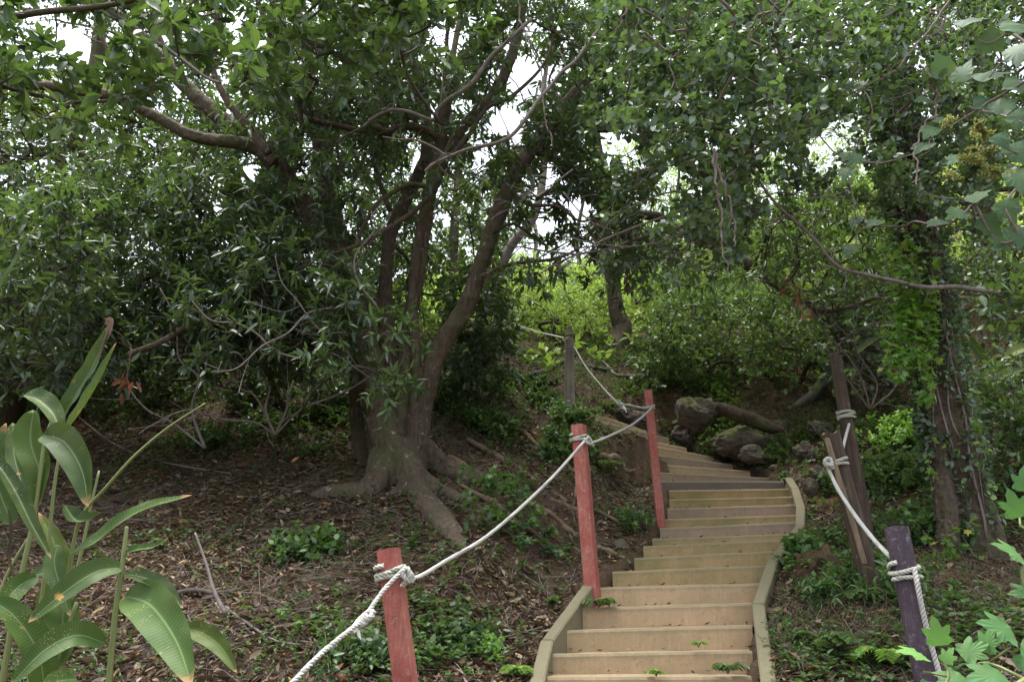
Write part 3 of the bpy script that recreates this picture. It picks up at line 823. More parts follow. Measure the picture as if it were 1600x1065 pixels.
# splice knots with tape
def splice(cx, cy, Y, dx, dy, s, parent):
    pts = []
    for i in range(26):
        t = i / 25; a = t * 6 * 2 * np.pi
        pts.append(at(cx + dx * (t - .5) + s * .55 * math.cos(a), cy + dy * (t - .5) + s * .42 * math.sin(a), Y - .012 * math.sin(a * 1.0)))
    ropepart('splice_knot', pts, .009, M['rope'], parent, 4)
    g = Geo(); A = at(cx - dx * .5, cy - dy * .5, Y); B = at(cx - dx * 1.15, cy - dy * 1.15, Y - .02)
    P = crom([A, (A + B) / 2 + [0, 0, .003], B], 5); tubegeo(g, P, np.linspace(.017, .013, len(P)), 10, bump=.25)
    q = at(cx - dx * .85, cy - dy * .85, Y - .01); g.add([q, q + [.012, 0, -.03], q + [.028, -.004, -.045], q + [.02, 0, -.01]], [[0, 1, 2], [0, 2, 3]])
    g.build('tape', M['tape'], parent)
splice(570, 966, 3.32, 18, -17, 12, lrope)
splice(969, 631, 7.72, -7, -8, 6, lrope)
rrope = thing('guide_rope', at(1300, 730, 5), 'dirty pale rope running from the two dark posts down to the purple post', 'rope')
ropepart('rope_span', [at(1327, 662, 5.93), at(1322, 680, 5.6), at(1316, 704, 5.1)], .010, M['rope'], rrope)
ropepart('rope_span', [at(1291, 722, 4.93), at(1297, 738, 4.9), at(1312, 768, 4.75), at(1335, 803, 4.5), at(1365, 842, 4.2), at(1388, 866, 4.02), at(1400, 880, 4.02)], .0115, M['rope'], rrope)
ropepart('rope_span', [at(1428, 886, 3.88), at(1434, 915, 3.86), at(1442, 955, 3.86), at(1453, 1000, 3.87), at(1466, 1045, 3.87), at(1478, 1085, 3.86)], .0125, M['rope'], rrope)
ropepart('rope_wrap', coil(at(1308, 728, 5.0), fd1, .056, .010, 2.1, .024, sq=False, start=.3), .011, M['ropeg'], rrope, raw=True)
ropepart('rope_wrap', coil(at(1323, 654, 6.0), fd2, .05, .010, 3, .02, sq=False), .011, M['ropeg'], rrope, raw=True)
ropepart('rope_wrap', coil(at(1416, 905, 3.95), f4, .050, .011, 2.1, .035, start=.5), .0115, M['ropeg'], rrope, raw=True)
ropepart('rope_knot', [at(1303, 731, 4.9), at(1292, 728, 4.9), at(1289, 720, 4.9), at(1297, 716, 4.9), at(1300, 727, 4.88), at(1291, 724, 4.88)], .011, M['rope'], rrope, 6)
# ------------------------------------------------------------------ plants: skeletons grown towards foliage centres
HOLES = [(700, 62, 45), (690, 170, 35), (655, 250, 22), (745, 265, 18), (815, 120, 55), (790, 190, 50), (760, 240, 30), (855, 270, 30), (960, 225, 50), (945, 150, 22), (1000, 255, 22), (905, 330, 40), (850, 350, 32),
         (800, 400, 34), (900, 400, 45), (840, 300, 25), (110, 60, 45), (150, 100, 35), (90, 130, 25), (370, 35, 28), (385, 60, 18), (500, 235, 16), (1310, 18, 24), (1060, 165, 16), (1105, 25, 12), (390, 265, 30), (340, 320, 22), (330, 285, 16), (140, 380, 20), (300, 400, 14), (270, 10, 16), (560, 150, 12), (420, 190, 16), (600, 330, 14), (970, 470, 1), (1290, 235, 55), (1200, 300, 36), (1150, 195, 26), (1050, 275, 36), (1105, 400, 36), (1010, 330, 30), (1240, 120, 22), (1345, 330, 30)]
HA = np.array(HOLES, float)
HA[:, 2] *= .68
def inhole(P, grow=1.0, rg=None):
    x, y, d = proj(P)
    dd = np.hypot(x[:, None] - HA[:, 0], y[:, None] - HA[:, 1]) / (HA[:, 2] * grow)
    if rg is not None: dd = dd * rg.uniform(.8, 1.25, dd.shape)
    return (dd < 1).any(1)

def boxpts(rg, x0, x1, y0, y1, Y0, Y1, n, holes=1.0, poly=None, above=.05):
    """n points spread through a volume (angular extent x distance), kept above the ground"""
    out = np.zeros((0, 3))
    while len(out) < n:
        k = n * 2
        P = at(rg.uniform(x0, x1, k), rg.uniform(y0, y1, k), rg.uniform(Y0, Y1, k))
        P = P[P[:, 2] > H(P[:, 0], P[:, 1]) + above]
        if holes: P = P[~inhole(P, holes, rg)]
        if poly is not None:
            x, y, _ = proj(P); P = P[poly(x, y)]
        out = np.vstack([out, P])
        if len(P) == 0: break
    return out[:n]

def grow(root, C, rg, seg=.35):
    """join centres C to the nearest node of the growing skeleton; returns nodes, parent, order"""
    nodes = [np.asarray(p, float) for p in root]; par = [-1] * len(nodes)
    N = np.array(nodes); C = np.asarray(C, float)
    D = np.min(np.linalg.norm(C[:, None] - N[None], axis=2), axis=1)
    tips = []
    for i in np.argsort(D):
        N = np.array(nodes)
        d = np.linalg.norm(N - C[i], axis=1) + .25 * np.maximum(0, N[:, 2] - C[i, 2])
        j = int(np.argmin(d)); L = np.linalg.norm(C[i] - N[j]); m = max(1, int(round(L / seg)))
        a, b = N[j], C[i]; last = j
        off = rg.normal(0, .10, 3) * L
        for k in range(1, m + 1):
            t = k / m
            p = a * (1 - t) + b * t + off * math.sin(math.pi * t) + rg.normal(0, .035, 3) * (k < m) * min(L, 1)
            nodes.append(p); par.append(last); last = len(nodes) - 1
        tips.append(last)
    return np.array(nodes), np.array(par), np.array(tips)

def branchmesh(g, nodes, par, tips, r_tip, r_max, expo=.42, mat=0, sides=5):
    n = len(nodes); cnt = np.zeros(n); cnt[tips] += 1
    for i in range(n - 1, -1, -1):
        if par[i] >= 0: cnt[par[i]] += cnt[i]
    r = np.minimum(r_tip * np.maximum(cnt, 1) ** expo, r_max)
    kids = [[] for _ in range(n)]
    for i in range(n):
        if par[i] >= 0: kids[par[i]].append(i)
    done = np.zeros(n, bool)
    for i in range(n):
        if par[i] >= 0 and not done[i]:
            chain = [par[i], i]; done[i] = True; c = i
            while kids[c]:
                k = max(kids[c], key=lambda q: cnt[q])
                if done[k]: break
                done[k] = True; chain.append(k); c = k
            P = nodes[chain]; R = r[chain].copy(); R[0] = min(R[0], R[1] * 1.15)
            if len(chain) > 2:
                Q = crom(P, 3); RR = np.interp(np.linspace(0, 1, len(Q)), np.linspace(0, 1, len(R)), R)
            else: Q, RR = P, R
            tubegeo(g, Q, RR, sides if R.max() < .03 else 8, mat, bump=.06 if R.max() > .015 else 0, seed=i)
    return r

KIND = dict(
    lance=dict(nl=9, length=.105, width=.028, tpl=TL, spread=(30, 100), back=.10, droop=.15),
    lanceL=dict(nl=9, length=.13, width=.036, tpl=TL, spread=(35, 100), back=.10, droop=.2),
    obov=dict(nl=8, length=.12, width=.052, tpl=TO, spread=(35, 95), back=.10, droop=.05),
    small=dict(nl=9, length=.062, width=.036, tpl=TV, spread=(30, 100), back=.22, droop=.1),
    oval=dict(nl=8, length=.085, width=.042, tpl=TV, spread=(30, 110), back=.2, droop=.2),
    far=dict(nl=8, length=.15, width=.06, tpl=TS, spread=(20, 120), back=.3, droop=.2),
    farbig=dict(nl=8, length=.24, width=.12, tpl=TS, spread=(20, 120), back=.45, droop=.2),
)
def foliage(parent, nodes, par, tips, rg, kind, leafm, sub=5, subL=.28, rtw=.0035, mats=('twig',), name='foliage', hole=True, scale=1., upbias=.25, updir=.8, tilt=.4):
    A0 = nodes[tips]; D0 = norm(nodes[tips] - nodes[np.maximum(par[tips], 0)])
    A = np.repeat(A0, sub, 0); D = norm(np.repeat(D0, sub, 0) * .6 + rdir(rg, len(A)) * 1.0 + [0, 0, upbias])
    B = A + D * (subL * rg.uniform(.5, 1.3, (len(A), 1)))
    if hole:
        k = ~inhole(B, .85, rg); A, B, D = A[k], B[k], D[k]
    k = B[:, 2] > H(B[:, 0], B[:, 1]) + .03
    A, B, D = A[k], B[k], D[k]
    g = Geo(); twigs(g, A, B, rtw, rg, 0)
    q = dict(KIND[kind]); q['length'] *= scale; q['width'] *= scale; q['back'] *= scale
    whorls(g, B, norm(B - A), rg, tpl=q.pop('tpl'), nl=q.pop('nl'), mat=1, up=updir, tilt=tilt, **q)
    return g.build(name, [M[mats[0]], M[leafm]], parent)

def plant(name, label, cat, base, centres, kind, leafm, seed, group=None, trunk=None, stem='twig', sub=5, subL=.28, r_tip=.004, r_max=.05, scale=1., seg=.35, hole=True, stemname='stem', upbias=.25, rtw=.0032, updir=.8, tilt=.4):
    rg = rngf(seed)
    base = np.asarray(base, float)
    root = thing(name, base, label, cat, group)
    rp = [base] if trunk is None else list(trunk)
    nodes, par, tips = grow(rp, centres, rg, seg)
    g = Geo(); branchmesh(g, nodes, par, tips, r_tip, r_max)
    if not g.empty(): g.build(stemname, M[stem], root)
    foliage(root, nodes, par, tips, rg, kind, leafm, sub, subL, rtw, (stem,), 'crown' if name == 'tree' else 'foliage', hole, scale, upbias, updir, tilt)
    return root

def pxpath(pts, Y, n=7):
    pts = np.array(pts, float)
    Yv = np.interp(np.linspace(0, 1, len(pts)), np.linspace(0, 1, len(np.atleast_1d(Y))), np.atleast_1d(Y))
    return crom(at(pts[:, 0], pts[:, 1], Yv), n)
def pxtube(g, pts, Y, r, sides=14, bump=.08, seed=0, n=7):
    P = pxpath(pts, Y, n); r = np.atleast_1d(r)
    R = np.interp(np.linspace(0, 1, len(P)), np.linspace(0, 1, len(r)), r)
    tubegeo(g, P, R, sides, bump=bump, seed=seed)
    return P

# ================================================================== the multi-stemmed tree
tb = at(615, 745, 7.5)
mt = thing('tree', tb, 'large smooth-barked tree with many stems rising from one rooted base left of the stairs', 'tree')
g = Geo()
ST = {}
ST['a'] = pxtube(g, [(606,752),(600,700),(592,640),(574,555),(548,475),(528,405),(490,345),(450,285),(405,225),(340,180),(285,130),(235,75),(180,20),(120,-50)], (7.5, 7.4, 7.2, 6.9, 6.5), (.17, .14, .13, .13, .13, .125, .115, .105, .095, .08, .07, .055, .04), seed=1)
ST['b'] = pxtube(g, [(430,255),(400,232),(367,222),(325,218),(291,208),(240,180),(177,152),(114,140),(50,132),(-20,125),(-120,110)], (6.95, 6.6, 6.1), (.075, .062, .055, .048, .04), 12, seed=2)
ST['c'] = pxtube(g, [(620,740),(618,640),(608,560),(602,480),(606,400),(616,350),(638,305),(655,270),(668,225),(662,150),(640,80),(620,-30)], (7.65, 7.9, 8.0), (.13, .09, .075, .07, .065, .06, .045), seed=3)
ST['d'] = pxtube(g, [(628,735),(632,600),(640,500),(655,420),(667,340),(676,280),(688,220),(692,180),(700,130),(722,95),(756,66),(800,20),(840,-40)], (7.5, 7.35, 7.3, 7.2), (.11, .07, .065, .07, .075, .07, .06, .05), seed=4)
ST['d2'] = pxtube(g, [(640,720),(648,640),(650,560),(645,480),(650,400),(664,330),(680,285),(712,215),(740,180),(768,152),(793,105),(812,40),(820,-30)], (7.4, 7.25, 7.3), (.08, .052, .05, .055, .05, .065, .06, .045), seed=5)
ST['e'] = pxtube(g, [(645,735),(656,665),(668,605),(690,540),(730,475),(753,410),(778,335),(820,248),(870,182),(918,122),(955,75),(975,20),(985,-40)], (7.45, 7.3, 7.2, 7.1, 7.0), (.13, .095, .09, .09, .085, .08, .072, .066, .06, .045), seed=6)
ST['f'] = pxtube(g, [(580,740),(562,690),(556,620),(560,540),(566,470),(545,400),(525,330),(505,265),(488,180),(484,100),(460,30),(430,-40)], (7.8, 8.1, 8.2), (.09, .07, .065, .065, .06, .055, .05), seed=7)
ST['g'] = pxtube(g, [(535,385),(515,320),(508,255),(520,195),(540,120),(555,40),(560,-40)], (8.1, 8.4), (.09, .08, .07, .05), seed=8)
# roots
def groundroot(pts, r, head, seed):
    Q = np.array([hit(*p) for p in pts]); r = np.array(r, float)
    Q[:, 2] += r[-len(Q):] * .15
    P = crom(np.vstack([at(*head), Q]), 8); RR = np.interp(np.linspace(0, 1, len(P)), np.linspace(0, 1, len(r)), r)
    tubegeo(g, P, RR, 14, bump=.16, seed=seed)
groundroot([(582,765),(548,775),(512,775),(482,778)], (.13, .12, .10, .075, .03), (604, 700, 7.4), 11)
groundroot([(655,775),(684,812),(708,840),(724,862)], (.14, .12, .115, .085, .03), (630, 700, 7.35), 12)
groundroot([(690,738),(728,748),(765,758),(800,775)], (.12, .12, .10, .065, .02), (650, 690, 7.4), 13)
groundroot([(680,768),(712,780),(742,792),(765,805)], (.09, .08, .06, .045, .015), (645, 735, 7.3), 14)
pxtube(g, [(592,796),(606,782),(622,768),(632,752)], (6.9, 7.0, 7.2), (.04, .055, .06), 10, .12, 15)
pxtube(g, [(596,755),(612,765),(634,770),(650,768)], (7.2, 7.15), (.02, .03, .02), 8, .12, 16)
pxtube(g, [(606,690),(616,730),(622,760)], (7.35, 7.25), (.13, .12, .08), 12, .2, 17)
pxtube(g, [(590,650),(604,690),(615,745)], (7.4, 7.38), (.12, .13, .13), 12, .2, 18)
tr = g.build('trunk', M['bark'], mt)
rm = tr.modifiers.new('fuse', 'REMESH'); rm.mode = 'VOXEL'; rm.voxel_size = .013; rm.use_smooth_shade = True
tx1 = bpy.data.textures.new('bark_lumps', 'CLOUDS'); tx1.noise_scale = .07; tx1.noise_depth = 4
d1 = tr.modifiers.new('lumps', 'DISPLACE'); d1.texture = tx1; d1.strength = .03; d1.mid_level = .5
sm = tr.modifiers.new('soften', 'SMOOTH'); sm.factor = .5; sm.iterations = 1

def branchpart(parent, name, pts, Y, r, mat, seed=0, subn=0, rg=None):
    g = Geo(); P = pxtube(g, pts, Y, r, 9, .12, seed, 6)
    if subn:
        rg = rngf(900 + seed)
        i = rg.integers(2, len(P) - 1, subn); A = P[i]; B = A + norm(norm(P[i] - P[i - 1]) * .8 + rdir(rg, subn)) * rg.uniform(.08, .4, (subn, 1))
        for a, b in zip(A, B):
            m = (a + b) / 2 + rg.normal(0, .03, 3); q = crom([a, m, b], 4); tubegeo(g, q, np.linspace(min(r) * .6, .0025, len(q)), 5)
    g.build(name, M[mat], parent); return P
BR = []
BR.append(branchpart(mt, 'branch', [(684,215),(668,205),(645,198),(620,200),(606,207),(588,201),(560,203),(522,195),(476,185),(451,175),(425,155),(400,142),(365,128)], (7.2, 7.0, 6.7), (.045, .04, .03, .025, .018), 'bark', 21, 8))
BR.append(branchpart(mt, 'branch', [(580,200),(575,188),(560,157),(542,139),(522,124),(501,98),(492,60),(470,20)], (6.95, 6.6), (.025, .015), 'bark', 22, 6))
BR.append(branchpart(mt, 'branch', [(567,199),(585,184),(612,172),(640,175),(676,187),(683,172),(700,155),(722,142),(742,124),(767,89),(795,63),(830,30)], (6.4, 6.2, 6.1), (.014, .017, .018, .018), 'pale', 23, 14))
BR.append(branchpart(mt, 'branch', [(598,214),(622,218),(650,219),(680,232),(699,246)], (6.0, 6.05), (.008, .013), 'pale', 24, 4))
BR.append(branchpart(mt, 'branch', [(664,268),(676,257),(699,246),(735,232),(775,224),(800,211),(822,185),(840,158),(861,134),(878,112),(900,95),(925,60),(960,20)], (6.0, 6.0, 6.2), (.012, .016, .018, .02), 'pale', 25, 12))
BR.append(branchpart(mt, 'branch', [(665,292),(640,288),(615,300),(588,320),(570,350),(555,385)], (7.1, 6.9), (.03, .015), 'bark', 26, 6))
BR.append(branchpart(mt, 'branch', [(668,310),(640,335),(600,360),(570,378),(530,393),(500,402)], (7.0, 6.6), (.026, .022, .012), 'bark', 27, 6))
BR.append(branchpart(mt, 'branch', [(752,432),(765,425),(800,412),(838,408),(876,402),(910,385)], (7.0, 6.9), (.022, .012), 'bark', 28, 8))
BR.append(branchpart(mt, 'branch', [(835,432),(870,412),(905,397),(952,389),(990,374),(1036,363),(1080,346),(1105,315),(1120,285),(1130,265),(1170,258)], (6.6, 6.8, 7.0), (.006, .012, .017, .02, .02), 'pale', 29, 16))
BR.append(branchpart(mt, 'branch', [(780,380),(815,386),(851,392),(901,398)], (6.7, 6.7), (.005, .012), 'pale', 30, 4))
BR.append(branchpart(mt, 'branch', [(360,488),(330,495),(290,512),(250,535),(215,548),(190,560)], (6.6, 6.3), (.035, .02), 'bark', 31, 10))

for k, (pts, Y, r) in enumerate([([(474,205),(462,150),(440,90),(415,40),(395,-30)], (6.9, 6.4), (.03, .02)), ([(690,195),(702,130),(698,60),(712,-20)], (6.9, 6.5), (.03, .016)),
        ([(545,160),(575,120),(606,60),(622,-20)], (6.7, 6.2), (.022, .012)), ([(492,255),(505,190),(540,120),(566,40),(570,-30)], (7.4, 7.0), (.04, .025)),
        ([(420,240),(385,196),(350,150),(330,90),(340,20),(330,-30)], (6.6, 6.2), (.04, .02)), ([(700,250),(730,215),(760,170),(800,150),(850,100),(870,40)], (6.8, 6.4), (.028, .012)),
        ([(860,195),(900,190),(940,205),(990,200),(1040,215)], (7.0, 6.8), (.03, .01)), ([(800,300),(830,320),(870,322),(905,345),(935,340)], (6.9, 6.7), (.024, .008)),
        ([(280,125),(250,60),(235,0),(240,-40)], (6.4, 6.2), (.03, .018)), ([(205,165),(190,110),(160,60),(150,0)], (6.3, 6.1), (.025, .012)),
        ([(610,330),(590,270),(600,210),(585,150),(600,80)], (7.7, 7.4), (.03, .015)), ([(955,75),(985,110),(1030,120),(1075,100),(1120,110)], (6.6, 6.2), (.028, .01))]):
    BR.append(branchpart(mt, 'branch', pts, Y, r, 'bark', 500 + k, 10))
rg = rngf(41)
skel = np.vstack([ST[k][3:] for k in ST] + [b for b in BR[:3]])
Cc = np.vstack([boxpts(rg, 380, 1000, -150, 240, 6.2, 8.6, 330), boxpts(rg, 560, 900, 150, 270, 6.8, 8.6, 50), boxpts(rg, 560, 820, 230, 480, 8.4, 9.4, 60), boxpts(rg, 300, 545, 150, 480, 6.4, 8.2, 100),
                boxpts(rg, 800, 1020, 230, 430, 6.6, 7.8, 60), boxpts(rg, 300, 1000, -600, -150, 5.5, 9.0, 60)])
nodes, par, tips = grow(skel, Cc, rg, .3)
g = Geo(); branchmesh(g, nodes, par, tips, .0045, .03); g.build('limb', M['twig'], mt)
foliage(mt, nodes, par, tips, rg, 'lance', 'dark', 6, .32, name='crown', scale=1.25)

# ================================================================== trees behind and beside
def bgtree(pts, Y, r, label, seed, cent, kind='far', lm='dark', scale=1., mat='bark', group=None, sub=6, subL=.4, below=.3):
    P = pxpath(pts, Y); base = P[0].copy(); base[2] = H(base[0], base[1]) - .05
    root = thing('tree', base, label, 'tree', group)
    P = np.vstack([base[None] - [0, 0, below], P]); g = Geo(); r = np.atleast_1d(r)
    tubegeo(g, P, np.interp(np.linspace(0, 1, len(P)), np.linspace(0, 1, len(r)), r), 12, bump=.1, seed=seed)
    rg = rngf(seed); n, p, t = grow(P[2:], cent, rg, .6)
    branchmesh(g, n, p, t, .008, .06); g.build('trunk', M[mat], root)
    foliage(root, n, p, t, rg, kind, lm, sub, subL, .005, name='crown', scale=scale)
    return root
rg = rngf(51)
bgtree([(972,508),(965,488),(957,437),(947,387),(942,298),(934,255),(925,180),(930,90),(925,-20)], (13, 12.6), (.17, .13, .13, .14, .13, .09), 'straight grey trunk standing among bright shrubs above the grey post', 52,
       np.vstack([boxpts(rg, 840, 1100, -20, 240, 11.5, 14, 70), boxpts(rg, 880, 1000, 300, 430, 12, 13.5, 10)]), 'oval', 'mid', 1.3)
bgtree([(735,560),(745,510),(775,440),(798,385),(835,335),(850,260),(845,180),(860,60)], (10.5, 10.5), (.09, .075, .07, .05, .03), 'pale thin leaning trunk behind the right-hand stem of the big tree', 53,
       boxpts(rg, 740, 980, 20, 380, 9.8, 12, 70), 'oval', 'dark', 1.1, mat='pale')
bgtree([(450,600),(448,450),(442,300),(438,157),(432,25),(430,-60)], (11, 10.6), (.14, .13, .12, .1), 'straight dark trunk rising behind the leaning limb, left of centre', 54,
       np.vstack([boxpts(rg, 200, 650, -150, 330, 10, 13, 330), boxpts(rg, 300, 620, 300, 520, 10.5, 12.5, 90)]), 'far', 'mid', .85)
bgtree([(155,600),(158,450),(150,300),(120,200),(150,100),(158,0),(160,-80)], (10, 10.4), (.15, .12, .1, .08), 'dark slender trunk at the far left beneath the bright gap', 55,
       np.vstack([boxpts(rg, -250, 320, -100, 560, 9.6, 12, 480)]), 'far', 'dark', .8)
bgtree([(20,600),(15,450),(-20,300),(-40,150),(-60,0)], (8.6, 8.6), (.17, .15, .12, .1), 'dark vine-hung trunk at the left edge of the view', 56,
       np.vstack([boxpts(rg, -300, 160, 130, 480, 7.6, 9.5, 190), boxpts(rg, -300, 300, -500, -80, 5, 9.5, 30)]), 'oval', 'dark', 1.1, mat='rough')
bgtree([(700,560),(705,440),(712,330),(716,250),(700,150),(720,20)], (12, 12), (.10, .08, .07, .05), 'slim trunk seen between the centre stems of the big tree', 57,
       np.vstack([boxpts(rg, 500, 820, -20, 440, 11.5, 14, 210)]), 'far', 'mid', .8)
bgtree([(832,470),(833,440),(836,400),(838,365),(830,330)], (22, 22), (.09, .07, .05), 'small pale open tree in the bright gap beyond the stairs', 58,
       np.vstack([boxpts(rg, 800, 900, 340, 430, 20, 23, 8, 0), boxpts(rg, 700, 800, 280, 430, 20, 24, 40, 0)]), 'far', 'mid', 1.0, mat='pale')
bgtree([(1120,450),(1125,380),(1110,300),(1090,200),(1080,80),(1060,-50)], (14.5, 14), (.16, .13, .1, .07), 'dark tree in the thicket behind the hanging vines right of centre', 59,
       np.vstack([boxpts(rg, 990, 1330, -40, 230, 12, 15.5, 100, .8), boxpts(rg, 1000, 1400, -40, 120, 11, 14, 80, .8)]), 'far', 'mid', .95)
bgtree([(1560,480),(1550,380),(1530,250),(1540,100),(1530,-50)], (12, 12), (.2, .16, .14, .1), 'dark tree behind the ivy-clad trunk at the right edge', 60,
       np.vstack([boxpts(rg, 1330, 1800, -140, 230, 9, 12, 300, .8), boxpts(rg, 1380, 1800, 230, 460, 10, 13, 130, .8)]), 'far', 'dark', .9)
for k, (x, y0, Y, lb) in enumerate([(1050, 500, 15, 'slim dark sapling trunk right of the straight grey trunk on the bright slope'), (905, 505, 16, 'slim dark sapling trunk directly above the grey post in the glade'), (1165, 470, 15, 'slim dark trunk rising from the thicket below the pale forked twigs'), (775, 500, 17, 'slender trunk standing in the glade right behind the leaning right stem')]):
    bgtree([(x, y0), (x + 6, y0 - 60), (x - 4, y0 - 130), (x + 8, y0 - 200), (x + 14, y0 - 270)], (Y, Y), (.07, .06, .05, .035, .02), lb, 640 + k, boxpts(rg, x - 60, x + 70, y0 - 300, y0 - 120, Y - .8, Y + .8, 14, .8), 'oval', 'fresh', 1.1, mat='twig', sub=5)
# arching limb that comes from the right-hand thicket
bgtree([(1330,560),(1300,500),(1240,455),(1190,425),(1142,397),(1090,370),(1048,354),(1028,339),(977,331),(932,313),(905,298),(884,295),(860,298),(838,311)], (9.5, 9.3, 9.0), (.09, .085, .075, .065, .055, .045, .03), 'dark arching leaning trunk reaching left over the middle of the stairs', 61,
       np.vstack([boxpts(rg, 1060, 1330, 280, 430, 8.6, 10.2, 60), boxpts(rg, 870, 1060, 270, 420, 8.8, 9.6, 18)]), 'lanceL', 'mid', 1.1)

# ================================================================== left thickets of narrow glossy leaves
rg = rngf(71)
def shrub(label, box, n, seed, kind='lance', lm='dark', cat='shrub', name='shrub', base=None, rt=.004, rmax=.03, **kw):
    rgx = rngf(seed)
    C = boxpts(rgx, *box, n, kw.pop('holes', 1.0))
    if base is None:
        bx, by = C[:, 0].mean(), C[:, 1].mean(); base = (bx, by, H(bx, by) - .02)
    return plant(name, label, cat, base, C, kind, lm, seed, r_tip=rt, r_max=rmax, **kw)
shrub('dense dark narrow-leaved shrub filling the left side above the leaf litter', (120, 430, 240, 560, 6.6, 8.4), 230, 72, group='narrow-leaved shrubs', base=hit(250, 640), sub=6, scale=1.2)
shrub('dark glossy narrow-leaved shrub at the left edge behind the tall broad-bladed plant', (-180, 150, 330, 600, 5.6, 7.4), 170, 73, group='narrow-leaved shrubs', base=hit(20, 700), kind='lanceL')
shrub('narrow-leaved shrub with spreading bare stems against the base of the big tree', (300, 550, 400, 560, 6.0, 7.2), 105, 74, group='narrow-leaved shrubs', base=hit(455, 660), rt=.0045, kind='lance', lm='dark', scale=1.2)
shrub('low drooping narrow-leaved shrub in front of the big trunk with pale leaf whorls', (500, 640, 500, 620, 5.6, 6.4), 14, 75, base=hit(470, 740), kind='lance', lm='obov', sub=4, subL=.16)
shrub('dark low undergrowth shrub at the foot of the left thicket', (-150, 560, 540, 620, 7.6, 9.2), 130, 76, kind='oval', base=hit(150, 610))
shrub('leafy dark shrub just right of the big tree base by the path', (705, 790, 430, 590, 8.2, 9.4), 70, 77, kind='oval', base=hit(735, 600))
# bare, twisting stems under the shrubs
def barestems(parent_label, spec, mat='twig', name='bare_shrub'):
    root = thing(name, hit(*spec[0][0][0]), parent_label, 'shrub')
    for k, (pts, Y, r) in enumerate(spec):
        branchpart(root, 'stem', pts, Y, r, mat, 300 + k, 8)
    return root
barestems('tangle of thin bare curving stems left of the big tree', [
    ([(430,680),(415,640),(420,600),(380,570),(340,560),(300,540),(270,500)], (7, 6.5), (.012, .006)),
    ([(430,680),(450,630),(440,590),(455,545),(430,510),(400,490)], (7, 6.6), (.012, .006)),
    ([(430,680),(470,640),(520,620),(560,600),(590,575),(585,560)], (7, 6.0), (.010, .005)),
    ([(430,680),(400,660),(350,655),(300,640),(260,650)], (7, 6.3), (.010, .005)),
    ([(430,680),(400,620),(370,600),(350,530),(365,490),(360,440)], (7, 6.6), (.012, .005)),
    ([(320,700),(300,640),(310,590),(280,560),(275,500),(250,450)], (6.8, 6.6), (.014, .006)),
    ([(320,700),(270,660),(230,640),(200,600),(205,550)], (6.8, 6.2), (.010, .005)),
    ([(470,560),(430,548),(400,520),(370,505),(330,500),(300,470)], (6.0, 5.9), (.009, .004)),
    ([(520,480),(480,490),(450,520),(410,540),(370,575),(330,580)], (6.1, 5.8), (.010, .004)),
    ([(540,520),(500,515),(465,470),(440,440),(430,400)], (6.1, 5.9), (.008, .004)),
    ([(590,480),(560,440),(555,400),(585,360),(580,330)], (6.2, 6.0), (.010, .005))], 'pale')
barestems('brown dead stems tangled in the thicket above the tall dark post', [
    ([(1360,640),(1345,590),(1320,550),(1290,520),(1270,470)], (7.2, 6.8), (.010, .004)),
    ([(1360,640),(1370,600),(1345,560),(1330,530),(1300,500)], (7.2, 7.0), (.009, .004)),
    ([(1360,640),(1330,600),(1300,560),(1330,520),(1380,500)], (7.2, 7.0), (.009, .004)),
    ([(1360,640),(1400,600),(1390,540),(1420,500)], (7.2, 7.0), (.009, .004))], 'vine')

# ================================================================== foreground branch with broad glossy leaves, top left
fb = thing('overhanging_branch', at(-150, 40, 4.4), 'overhanging branch with large glossy spoon-shaped leaves at the top left', 'branch')
bp = [branchpart(fb, 'branch', [(-200,60),(-60,40),(60,20),(160,10),(240,-10),(330,-60)], (4.6, 4.2), (.03, .012), 'bark', 81),
      branchpart(fb, 'branch', [(-200,60),(-40,120),(60,150),(130,160),(230,150)], (4.6, 4.2), (.02, .008), 'twig', 82),
      branchpart(fb, 'branch', [(160,10),(220,50),(280,90),(320,120),(345,130)], (4.4, 3.8), (.014, .007), 'twig', 83)]
rg = rngf(84)
C = np.vstack([boxpts(rg, -150, 250, -80, 140, 3.9, 4.8, 42, .9), boxpts(rg, 200, 380, -60, 150, 3.7, 4.4, 18, .7), boxpts(rg, -100, 160, 100, 210, 4, 4.6, 10, .7), boxpts(rg, 380, 760, -90, 20, 4.4, 5.5, 26, .8)])
n_, p_, t_ = grow(np.vstack(bp), C, rg, .2)
g = Geo(); branchmesh(g, n_, p_, t_, .004, .02); g.build('twigs', M['twig'], fb)
foliage(fb, n_, p_, t_, rg, 'obov', 'obov', 4, .16, name='foliage')
# whorls of bigger leaves over the middle
shrub('long glossy-leaved spray hanging in front of the upper stems', (380, 620, -60, 140, 4.6, 5.6), 40, 87, kind='obov', lm='obov', cat='branch', name='overhanging_branch', base=at(480, 150, 6.3), sub=4, subL=.18)
shrub('leafy twig cluster of pale spoon-shaped leaves hanging at the top middle', (560, 740, -60, 130, 5.0, 5.8), 22, 86, kind='obov', lm='obov', cat='branch', name='overhanging_branch', base=at(690, 195, 5.9), sub=4, subL=.18)

